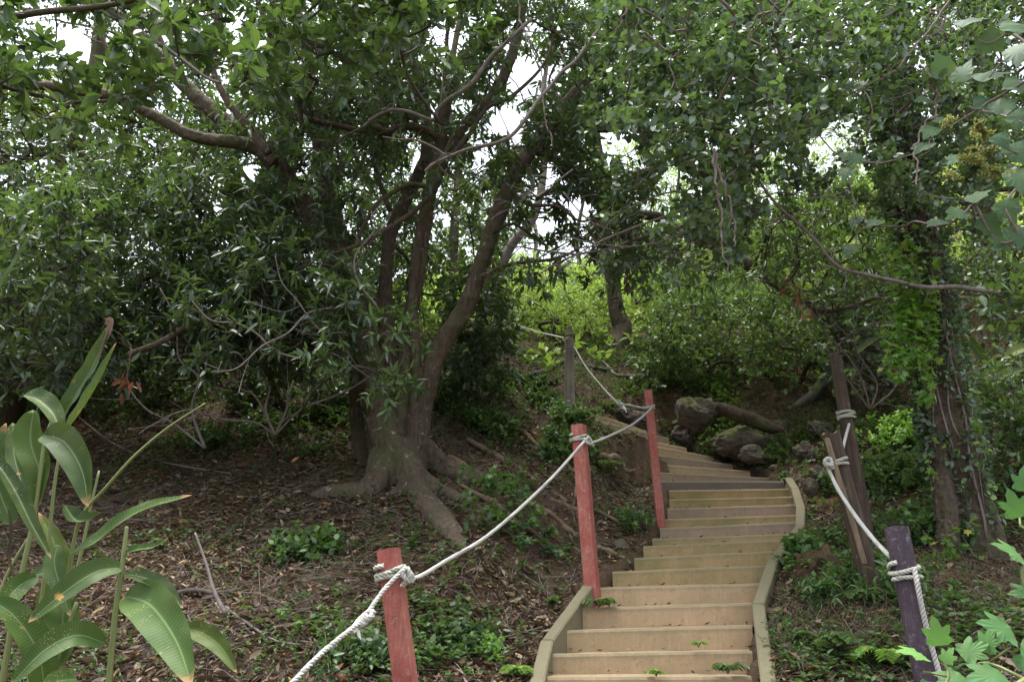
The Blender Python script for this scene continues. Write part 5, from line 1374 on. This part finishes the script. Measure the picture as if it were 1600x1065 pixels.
# ------------------------------------------------------------------ rocks and logs
import bmesh
def icos(sub=4):
    bm = bmesh.new(); bmesh.ops.create_icosphere(bm, subdivisions=sub, radius=1)
    v = np.array([x.co[:] for x in bm.verts]); t = np.array([[q.index for q in f.verts] for f in bm.faces]); bm.free(); return v, t
IV, IT_ = icos(5)
def rock(label, x0, x1, y0, y1, seed, mat='rock', Y=None, depth=.8, name='rock', cat='rock', tilt=0., sink=.3):
    b = hit((x0 + x1) / 2, y1) if Y is None else at((x0 + x1) / 2, y1, Y)
    k = np.linalg.norm(b) / F * 1.03
    w, h = (x1 - x0) * k / 2, (y1 - y0) * k / 2
    rgx = rngf(seed); v = IV.copy()
    for q in range(22):
        n = norm(rgx.normal(0, 1, 3) * [1, 1, .8]); o = rgx.uniform(.4, .8); dd = v @ n - o; v = v - np.outer(np.maximum(dd, 0) * .92, n)
    v = v * (1 + .16 * fbm(v * 2.6 + seed, 5))[:, None] + .07 * fbm(v * 9 + seed, 5)[:, None] * IV + .05 * np.sign(fbm(v * 3.3 + seed * 2, 2))[:, None] * IV
    v = v / np.abs(v).max(0)
    v = v * [w, w * depth, h * (1 + sink)]
    c, s = math.cos(tilt), math.sin(tilt)
    v = np.stack([v[:, 0] * c - v[:, 2] * s, v[:, 1], v[:, 0] * s + v[:, 2] * c], -1)
    ctr = b + [0, w * depth * .6, h * (1 - sink)]
    g = Geo(); g.add(v + ctr, IT_); o = g.build(name, M[mat], loc=ctr - [0, 0, h])
    return tag(o, label, cat)
rock('large slanting mossy boulder beside the end of the upper steps', 1050, 1124, 614, 660, 309, 'mossrock', 9.6, .7, tilt=-.35, sink=.5)
rock('wide dark flat boulder below the slanting mossy one', 1098, 1196, 658, 700, 302, 'mossrock', 9.3, .7, sink=.45)
rock('small brown stone left of the wide dark boulder', 1048, 1088, 656, 684, 303, 'rock', 9.9, sink=.5)
rock('round yellow-mossed stone right of the wide dark boulder', 1196, 1242, 656, 690, 304, 'mossrock', None, sink=.5)
rock('mossy rock at the back right of the stony bank', 1246, 1292, 680, 722, 306, 'mossrock', None, sink=.5)
rock('low brown rock just above the end of the curved side board', 1270, 1302, 722, 752, 306, 'rock', 7.7)
rock('small pale broken stone beside the top steps', 1112, 1150, 692, 712, 307, 'rock', 9.7, sink=.5)
rock('angular grey stone between the boulder and the steps', 1155, 1200, 694, 718, 308, 'rock', 9.0, sink=.5)
rock('flat stone half buried beside the wide dark boulder', 1180, 1240, 706, 726, 309, 'rock', None, sink=.5)
rock('yellow-mossed stone near the top of the right side board', 1256, 1282, 745, 770, 310, 'mossrock', 7.4)
rock('big earthen brown boulder with a bare rounded face right of the stairs', 1236, 1346, 862, 940, 317, 'earthrock', 5.4, .9, sink=.5)
rock('brown stone sunk in litter near the bottom right of the stairs', 1226, 1266, 1014, 1036, 312, 'rock')
rock('pale chip of stone on the litter right of the side board', 1240, 1266, 984, 1000, 313, 'rock')
rock('brown rocks exposed behind the upper steps under the rope knot', 965, 1024, 634, 662, 314, 'rock', 9.9)
rock('grey-green mossy block lying left of the grey round post', 830, 884, 585, 612, 315, 'mossrock', 10.6)
rock('small tan stone in the litter beside the middle steps', 958, 985, 842, 858, 316, 'rock')
rock('small brown stone on the bank between the red posts', 905, 925, 845, 858, 317, 'rock')
rock('stone above the round yellow-mossed stone in the undergrowth', 1262, 1306, 655, 676, 318, 'rock', 9.2)
RL = ['touching the right end of the step nearest the dark board', 'second in the row above the side board end', 'third in the row above the side board end', 'just left of the side board end', 'right beside the top end of the side board', 'highest up, beside the narrow upper steps', 'above the row of stones near the side board', 'rightmost, on the litter above the side board']
for i, (x, y) in enumerate([(1120, 735), (1160, 728), (1185, 738), (1210, 735), (1228, 742), (1095, 712), (1205, 718), (1232, 722)]):
    b = hit(x, y); rgx = rngf(330 + i); v = IV * (1 + .15 * fbm(IV * 2 + i * 5, 3))[:, None] * rgx.uniform(.03, .07, 3)
    g = Geo(); g.add(v + b + [0, 0, .015], IT_); tag(g.build('stone', M['rock'], loc=b), 'small angular rubble stone ' + RL[i], 'stone', 'rubble stones by the upper steps')
def log(label, pts, Y, r, mat, seed, name='fallen_branch', cat='branch', onground=True, lift=.03, sub=0):
    if onground:
        P = hits(pts, lift)
    else: P = at(np.array(pts)[:, 0], np.array(pts)[:, 1], np.interp(np.linspace(0, 1, len(pts)), np.linspace(0, 1, len(np.atleast_1d(Y))), np.atleast_1d(Y)))
    P = crom(P, 8); g = Geo(); r = np.atleast_1d(r); tubegeo(g, P, np.interp(np.linspace(0, 1, len(P)), np.linspace(0, 1, len(r)), r), 12, 0, bump=.22, seed=seed)
    return tag(g.build(name, M[mat], loc=P[0]), label, cat)
log('short rotting brown log lying against the mossy boulder', [(1118, 634), (1132, 640), (1150, 647), (1178, 657), (1205, 668), (1225, 672)], 9.3, (.04, .075, .08, .075, .06, .02), 'log', 1, 'log', 'log', False)
log('crooked dark fallen branch on the ground behind the grey post', [(812, 586), (838, 586), (862, 578), (884, 566), (905, 572), (940, 580), (965, 583)], 0, (.02, .035, .04, .045, .03), 'twig', 2)
log('grey forked fallen branch above the upper steps', [(940, 566), (952, 577), (965, 590), (1000, 590), (1030, 592), (1052, 598)], 0, (.02, .025, .03, .028, .02), 'pale', 3)
log('short dark fork of dead wood near the upper steps', [(990, 602), (1004, 594), (1020, 590), (1050, 600)], 0, (.015, .025, .03, .03), 'twig', 4)
log('gnarled dead stump root among the bushes behind the dark posts', [(1232, 640), (1250, 630), (1268, 618), (1285, 600), (1305, 588)], 10, (.03, .05, .06, .075, .05), 'pale', 5, 'stump', 'stump', False)
log('half-buried brown log in the litter left of the purple post', [(1300, 1030), (1325, 1018), (1345, 1004), (1362, 990)], 0, (.02, .045, .045, .03), 'log', 6, 'log', 'log', lift=.01)
log('thin fallen log lying in the litter behind the broad-bladed plant', [(250, 940), (300, 932), (340, 936), (375, 930)], 0, (.02, .022, .02, .014), 'twig', 7)
log('thin leaning dead stick standing in the left litter', [(352, 958), (335, 925), (322, 880), (305, 832)], (4.6, 4.75), (.012, .009, .006), 'pale', 8, onground=False)
log('curved fallen stick at the lower left litter', [(352, 958), (390, 985), (430, 1010), (470, 1020)], 0, (.009, .006), 'pale', 9)
log('long thin dead stem lying across the slope under the thicket', [(120, 655), (180, 700), (260, 730), (360, 745)], 0, (.008, .006), 'pale', 10)
# surface roots of the big tree and of the bank
for k, (pts, r) in enumerate([([(700,720),(745,742),(790,768),(850,800)], (.05,.035,.02,.01)), ([(730,690),(790,722),(850,762),(900,800)], (.03,.03,.022,.01)), ([(780,770),(840,795),(880,822),(905,852)], (.03,.025,.02,.01)),
                              ([(925,716),(950,718),(970,728),(982,748),(1004,752)], (.02,.035,.03,.02,.01)), ([(830,700),(880,722),(902,752),(893,795)], (.015,.02,.018,.01)), ([(860,780),(900,800),(940,805),(985,830)], (.025,.025,.02,.01)),
                              ([(750,640),(790,660),(830,690),(860,720)], (.02,.03,.025,.01)), ([(720,760),(770,790),(820,830),(870,860)], (.02,.03,.02,.01)), ([(880,830),(920,850),(960,870),(985,885)], (.018,.02,.012)), ([(455,776),(430,785),(410,800)], (.03,.02,.01))]):
    P = crom(hits(pts, .012), 7); P = P + np.stack([fbm(xyz(np.arange(len(P)) * .4, k * 5., j), 2) for j in range(3)], -1) * .03
    g = Geo(); tubegeo(g, P, np.interp(np.linspace(0, 1, len(P)), np.linspace(0, 1, len(r)), r), 8, 0, bump=.2, seed=k); g.build('surface_root', M['root'], mt)

# ------------------------------------------------------------------ broad strap leaves (lower left)
def strap(g, pts, Y, w, rg, mat=0, cup=.42, wav=.07, roll=0.):
    w = w * 1.3
    pts = np.array(pts, float); Yv = np.interp(np.linspace(0, 1, len(pts)), np.linspace(0, 1, len(np.atleast_1d(Y))), np.atleast_1d(Y))
    P = crom(at(pts[:, 0], pts[:, 1], Yv), 8); n = len(P); T = norm(np.gradient(P, axis=0)); t = np.linspace(0, 1, n)
    view = norm(P.mean(0)); nrm = norm(np.array([0, -.35, 1.0]) * 1.0 - view * .9)
    S = norm(np.cross(T, nrm)); N = np.cross(S, T)
    c, s = math.cos(roll), math.sin(roll); S, N = S * c + N * s, N * c - S * s
    W = w / 2 * np.clip(np.sin(np.pi * t ** .8) ** .62, 0, 1) * (1 - .12 * t)
    us = np.linspace(-1, 1, 9); X = []
    for u in us:
        X.append(P + S * (u * W)[:, None] + N * ((abs(u) ** 1.3) * W * cup + wav * W * np.sin(t * 22 + u * 3) * abs(u))[:, None])
    X = np.stack(X, 1); idx = np.arange(n * 9).reshape(n, 9)
    a, b, cc, d = idx[:-1, :-1].ravel(), idx[:-1, 1:].ravel(), idx[1:, 1:].ravel(), idx[1:, :-1].ravel()
    uv = np.stack(np.broadcast_arrays((us / 2 + .5)[None], t[:, None]), -1)
    g.add(X.reshape(-1, 3), np.concatenate([np.stack([a, b, cc], -1), np.stack([a, cc, d], -1)]), uv, rg.random(), mat)
M['stalk'] = leafmat('green_stalk', [(0, (.09, .13, .03)), (1, (.2, .22, .07))], .45, .1)
M['edge'] = M['dead']
def strapplant(name, label, base, stems, blades, seed, cat='plant', dry=()):
    root = thing(name, base, label, cat); rgx = rngf(seed)
    for pts, Y, r in stems:
        g = Geo(); pxtube(g, pts, Y, r, 8, .05, seed, 6); g.build('stem', M['stalk'], root)
    for q in blades:
        pts, Y, w = q[:3]; kw = q[3] if len(q) > 3 else {}
        g = Geo(); strap(g, pts, Y, w, rgx, **kw); g.build('leaf', M['ginger'], root)
    for pts, Y, w in dry:
        g = Geo(); strap(g, pts, Y, w, rgx, cup=.9); g.build('dry_leaf', M['dead'], root)
strapplant('ginger_plant', 'broad-bladed green plant with spotted strap leaves on an upright stem at the lower left', at(168, 1120, 2.55),
    [([(160, 1150), (170, 1065), (180, 960), (190, 890), (197, 835), (198, 822)], 2.5, (.0095, .008, .005))],
    [([(192, 866), (215, 858), (240, 854), (263, 840)], (2.5, 2.45), .022, dict(cup=.6)),
     ([(192, 886), (150, 893), (100, 925), (44, 972)], (2.5, 2.35), .062, dict(roll=.15)),
     ([(194, 896), (225, 902), (258, 920), (286, 950)], (2.5, 2.4), .042),
     ([(194, 930), (235, 945), (275, 1000), (300, 1070)], (2.5, 2.2), .098, dict(roll=-.5)),
     ([(284, 980), (315, 988), (345, 1010), (370, 1050)], (2.6, 2.5), .048, dict(roll=-.4)),
     ([(166, 1005), (120, 992), (70, 1015), (15, 1070)], (2.45, 2.25), .062, dict(roll=.3)),
     ([(120, 1060), (90, 1065), (60, 1085)], (2.4, 2.3), .05)], 401)
strapplant('ginger_plant', 'tall clump of dark strap-leaved plant with curled blotched leaves at the left edge', at(30, 1130, 2.8),
    [([(-10, 1150), (25, 940), (55, 800), (70, 690), (90, 640)], 2.8, (.011, .008, .005)), ([(80, 1130), (105, 960), (130, 850), (140, 800), (155, 735)], 2.9, (.009, .006, .004)),
     ([(85, 1060), (110, 880), (127, 808), (165, 762), (210, 712), (262, 668), (320, 630)], (2.75, 2.6), (.007, .006, .0045, .002)), ([(40, 1100), (70, 900), (85, 760), (95, 700)], 3.0, (.008, .005)),
     ([(-20, 1000), (10, 900), (60, 815)], 2.9, (.007, .004)), ([(60, 1130), (90, 1030), (120, 940)], 2.7, (.008, .006))],
    [([(94, 658), (118, 618), (146, 570), (171, 507)], (2.8, 2.75), .072, dict(cup=.4, roll=.5)),
     ([(98, 680), (128, 640), (158, 590), (182, 535)], (2.95, 2.95), .06, dict(cup=.6, roll=.9)),
     ([(66, 680), (100, 690), (128, 735), (138, 792)], (2.7, 2.6), .082, dict(cup=.7, roll=-.4)),
     ([(36, 618), (60, 625), (85, 650), (96, 690)], (2.8, 2.7), .06, dict(cup=.7)),
     ([(52, 640), (48, 690), (62, 740), (56, 800)], (2.85, 2.8), .08, dict(cup=.7, roll=-.3)),
     ([(-20, 700), (20, 760), (50, 820), (80, 872)], (2.75, 2.6), .04, dict(cup=.8)),
     ([(20, 660), (22, 710), (34, 760), (36, 810)], (3.0, 2.9), .05, dict(cup=.5)),
     ([(105, 872), (150, 845), (215, 800), (300, 773)], (2.65, 2.5), .058, dict(roll=.2)),
     ([(102, 790), (118, 812), (138, 812), (156, 800)], (2.7, 2.65), .045, dict(cup=.8)),
     ([(90, 850), (85, 880), (96, 920), (110, 962)], (2.7, 2.6), .05, dict(roll=-.4)),
     ([(95, 930), (98, 960), (97, 1010), (90, 1050)], (2.75, 2.7), .085, dict(roll=-.2)),
     ([(60, 900), (30, 915), (10, 940), (-10, 975)], (2.7, 2.55), .055, dict(roll=.3)),
     ([(100, 905), (70, 895), (40, 905), (0, 915)], (2.8, 2.9), .045),
     ([(70, 1090), (60, 1020), (20, 960), (-30, 930)], (2.6, 2.5), .075), 
     ([(20, 820), (0, 770), (-10, 720), (10, 660)], (2.9, 2.9), .08, dict(roll=.2)),
     ([(60, 960), (90, 900), (85, 850), (60, 800)], (3.05, 3.05), .07, dict(roll=-.3)),
     
     ([(-40, 520), (-5, 460), (25, 410), (55, 355)], (3.6, 3.6), .06, dict(roll=.9))], 402,
    dry=[([(12, 790), (18, 830), (14, 870), (22, 905)], (2.8, 2.75), .010), ([(165, 508), (172, 500), (170, 520), (150, 565)], (2.75, 2.75), .016)])
strapplant('strap_leaved_plant', 'loose pale green strap-leaved plants right of the ivy-clad trunk', at(1570, 690, 7.2),
    [([(1575, 700), (1565, 620), (1550, 560)], 7.2, (.012, .006))],
    [([(1545, 570), (1530, 550), (1515, 530), (1500, 500)], 7.1, .07, dict(roll=.5)), ([(1550, 600), (1575, 585), (1605, 575)], 7.1, .10), ([(1560, 610), (1590, 612), (1625, 625)], 7.1, .09), ([(1340, 552), (1355, 540), (1370, 530), (1384, 522)], 6.4, .07, dict(roll=.4)),
     ([(1560, 640), (1540, 610), (1520, 600)], 7.1, .08), ([(1565, 650), (1600, 640), (1640, 650)], 7.0, .09), ([(1570, 560), (1600, 545), (1640, 550)], 7.1, .10)], 403)
# glossy whorl at the right edge
C = at(np.array([1570, 1600, 1620, 1590]), np.array([470, 455, 490, 500]), 4.6)
plant('branch', 'branch tip with glossy green oblong leaves at the right edge', 'branch', at(1760, 560, 4.8), C, 'obov', 'obov', 404, sub=3, subL=.12, r_tip=.004, r_max=.01, hole=False)

# ------------------------------------------------------------------ large lobed leaves
def lobedplant(name, label, base, tips, seed, lm='lobed', cat='plant', size=1., stemmat='stalk', yellow=None):
    """tips: (px, py, Y, length m, heading deg in the image (0 up, 90 right), tone)"""
    root = thing(name, base, label, cat); rgx = rngf(seed)
    P = np.array([at(t[0], t[1], t[2]) for t in tips]); nodes, par, tp = grow([np.asarray(base, float)], P - [0, 0, .04], rgx, .15)
    g = Geo(); branchmesh(g, nodes, par, tp, .0028, .009); g.build('stem', M[stemmat], root)
    g = Geo()
    sub = subdiv(T_maple if lm == 'lobed' else T_broad)
    for t, p in zip(tips, P):
        a = math.radians(t[4]); d = norm(np.array([math.sin(a), -.25, math.cos(a)]))
        view = norm(p); n = norm(-view * .75 + np.array([0, 0, .75]) + rgx.normal(0, .18, 3))
        x = norm(np.cross(d, n)); z = np.cross(x, d); v, tr, uv = sub
        L = t[3] * size; q = v - [0, .0, 0]
        bend = -.22 * (q[:, 1] - .3) ** 2 + .05 * np.sin(q[:, 0] * 14 + q[:, 1] * 9) * np.abs(q[:, 0])
        X = p + L * (x * q[:, :1] + d * (q[:, 1:2] - .2) + z * (q[:, 2:3] + bend[:, None]))
        g.add(X, tr, uv, t[5] if len(t) > 5 else rgx.random(), 0)
    g.build('foliage', M[lm], root)
    return root
def subdiv(tp, n=2):
    v, t, uv = tp
    for _ in range(n):
        v = list(map(tuple, v)); uv = list(map(tuple, uv)); mid = {}; T = []
        def mp(a, b):
            k = (min(a, b), max(a, b))
            if k not in mid:
                v.append(tuple((np.array(v[a]) + np.array(v[b])) / 2)); uv.append(tuple((np.array(uv[a]) + np.array(uv[b])) / 2)); mid[k] = len(v) - 1
            return mid[k]
        for a, b, c in t:
            ab, bc, ca = mp(a, b), mp(b, c), mp(c, a); T += [[a, ab, ca], [ab, b, bc], [ca, bc, c], [ab, bc, ca]]
        v, uv, t = np.array(v), np.array(uv), np.array(T)
    return v, t, uv
lobedplant('lobed_plant', 'fresh green plant with big lobed leaves at the bottom right corner', at(1620, 1190, 2.3),
    [(1592,868,2.3,.115,-60,.7),(1590,800,2.45,.10,-20,.6),(1618,930,2.3,.11,-80,.5),(1575,985,2.25,.12,-70,.6),(1560,1055,2.2,.13,-90,.5),(1610,1040,2.2,.13,30,.4),
     (1500,1060,2.25,.115,-100,.35),(1478,1030,2.2,.05,30,1.),(1438,1022,2.22,.095,-75,1.),(1468,1000,2.22,.085,-15,1.),(1510,1020,2.3,.09,60,.6),(1540,1010,2.3,.08,20,.7),(1600,760,2.6,.09,0,.5),
     (1640,820,2.4,.13,20,.4),(1650,1000,2.3,.13,60,.4),(1460,1075,2.2,.11,-110,.3),(1530,1095,2.1,.13,180,.3)], 411, size=.88)
rgx = rngf(412)
tl = [(1505,35,4.2,.30,80),(1575,40,4.1,.3,120),(1540,60,4.2,.28,150),(1590,75,4.0,.3,200),(1475,110,4.3,.26,-20),(1500,120,4.2,.26,30),(1535,120,4.2,.32,80),(1580,130,4.1,.3,120),(1450,155,4.4,.2,-100),
      (1530,160,4.2,.24,110),(1560,170,4.1,.26,60),(1455,200,4.3,.22,-140),(1445,225,4.3,.24,-130),(1500,245,4.2,.22,-120),(1560,215,4.0,.2,160),(1590,230,4.0,.3,170),(1590,270,4.0,.28,190),(1480,190,4.3,.2,-90),
      (1590,180,4.0,.26,150),(1620,100,4.0,.3,90),(1620,200,4.0,.3,120),(1340,245,4.6,.22,-130),(1325,265,4.6,.2,-150)]
lobedplant('lobed_climber', 'large dull-green lobed leaves hanging at the upper right corner', at(1720, 20, 4.3), [(*t[:3], t[3] * .68, t[4]) for t in tl], 413, 'lobedark', 'vine', 1., 'vine')
tl = [(1500,330,4.4,.16,-120),(1540,345,4.4,.17,150),(1570,320,4.3,.18,170),(1470,345,4.5,.15,-110),(1590,360,4.3,.17,190),(1520,310,4.4,.16,60),(1560,370,4.4,.16,160),(1340,340,5.0,.15,-140),(1370,345,5.0,.14,-120),(1330,385,5.0,.14,-150),(1410,345,4.9,.13,-80),(1325,240,5,.13,-140),(1290,90,5,.13,200),(1270,110,5,.14,220),(1320,80,5,.13,160),(1345,130,5,.12,200)]
lobedplant('lobed_climber', 'shaded dark lobed leaves under the yellow clusters on the right', at(1700, 300, 4.6), tl, 414, 'lobedark', 'vine', 1., 'vine')
# yellow bumpy seed clusters
for k, (x, y, w, lb) in enumerate([(1528, 205, .10, 'crinkled yellow-green cluster on the lobed leaves, topmost'), (1485, 188, .05, 'small crinkled yellow cluster left of the largest one'), (1520, 250, .085, 'crinkled yellow cluster below the largest one'),
                                  (1480, 272, .05, 'little yellow cluster at the lower left of the yellow group'), (1548, 270, .08, 'lowest right crinkled yellow cluster'), (1545, 238, .05, 'small yellow cluster in the middle of the yellow group')]):
    c = at(x, y, 3.95); g = Geo(); rgx = rngf(420 + k); n = int(5200 * w * w / .01 * .12) + 50
    S = np.vstack([crom(c + rgx.normal(0, 1, (4, 3)) * [w * .5, w * .25, w * .34], 30) for _ in range(4)])
    P = S[rgx.integers(0, len(S), n)] + rgx.normal(0, .0065, (n, 3))
    leaves(g, P, rdir(rgx, n), rgx.uniform(.009, .018, n), rgx.uniform(.007, .014, n), TV, rgx, 0, .3, None, .8)
    tag(g.build('seed_cluster', M['gall'], loc=c), lb, 'seed cluster')
# hanging dead leaves
for k, (x, y, Y, n, lb) in enumerate([(978, 425, 7.0, 5, 'curled red-brown dead leaves hanging beside the grey trunk'), (1003, 427, 7.0, 2, 'single curled dead leaf right of the hanging pair'), (1233, 445, 6.2, 7, 'string of reddish dead leaves hanging in the right thicket'), (1254, 478, 6.2, 4, 'lower bunch of reddish dead leaves in the right thicket'), (478, 688, 6.2, 3, 'pale withered leaf hanging by the big tree base'), (195, 590, 6.0, 10, 'cluster of withered reddish leaves over the left litter')]):
    c = at(x, y, Y); g = Geo(); rgx = rngf(430 + k); P = c + rgx.normal(0, .03, (n, 3)) * [1, 1, 1.8]
    leaves(g, P, norm(rgx.normal(0, .4, (n, 3)) + [0, 0, -1]), rgx.uniform(.07, .12, n), rgx.uniform(.03, .05, n), TD, rgx, 0, .1, None, .9)
    tubegeo(g, crom([c + [0, 0, .22], c + [.02, 0, .1], c + [0, 0, -.03]], 5), .002, 4)
    tag(g.build('withered_leaves', M['red'] if k != 4 else M['dead'], loc=c), lb, 'dead leaves')
# palm behind the left limb
pb = at(90, 420, 9.3); pb[2] = H(pb[0], pb[1])
pr = thing('palm', pb, 'feather palm with bright thin leaflets behind the big left limb', 'palm')
hd = at(95, 215, 9.3); g = Geo(); tubegeo(g, crom([pb, (pb + hd) / 2 + [.1, 0, 0], hd], 6), .06, 10, bump=.1); g.build('trunk', M['rough'], pr)
rgx = rngf(440)
for k in range(11):
    a = 2 * np.pi * k / 11 + .3; d = np.array([math.cos(a), math.sin(a) * .7, 0]); l = 1.25
    P = crom([hd, hd + d * l * .35 + [0, 0, l * .42], hd + d * l * .8 + [0, 0, l * .45], hd + d * l * 1.2 + [0, 0, l * .1]], 9)
    g = Geo(); tubegeo(g, P, np.linspace(.012, .003, len(P)), 5)
    t = np.linspace(.12, 1, 40); i = np.minimum((t * (len(P) - 1)).astype(int), len(P) - 2); s = norm(np.cross(norm(P[i + 1] - P[i]), [0, 0, 1]))
    for sg in (-1, 1): leaves(g, P[i], norm(s * sg + norm(P[i + 1] - P[i]) * .6 + [0, 0, -.25]), .42 * np.sin(np.clip(1.1 - t, .1, 1) * 2.2), .022, TL, rgx, 0, 1, None, .1)
    g.build('frond', M['palm'], pr)

# dark saplings and undergrowth on the left bank, behind and beside the big tree
for k, (px, py, w, h, n, lb) in enumerate([(120, 640, .6, .5, 60, 'dark low sapling growth at the far left edge of the litter slope'), (260, 622, .5, .45, 60, 'dark leafy saplings under the left thicket, above the fallen stem'),
        (400, 640, .4, .4, 50, 'small dark saplings between the left thicket and the big tree'), (515, 640, .3, .4, 36, 'leafy saplings immediately left of the big tree stems'), (745, 625, .4, .5, 60, 'dark leafy undergrowth right behind the big tree base'),
        (700, 640, .25, .35, 30, 'sapling seen between the big tree and the grey post bank')]):
    weed(lb, px, py, w, h, n, 600 + k, 'lance' if k % 2 else 'oval', 'mid', .8, 'sapling', 'sapling', None, 4, .12)
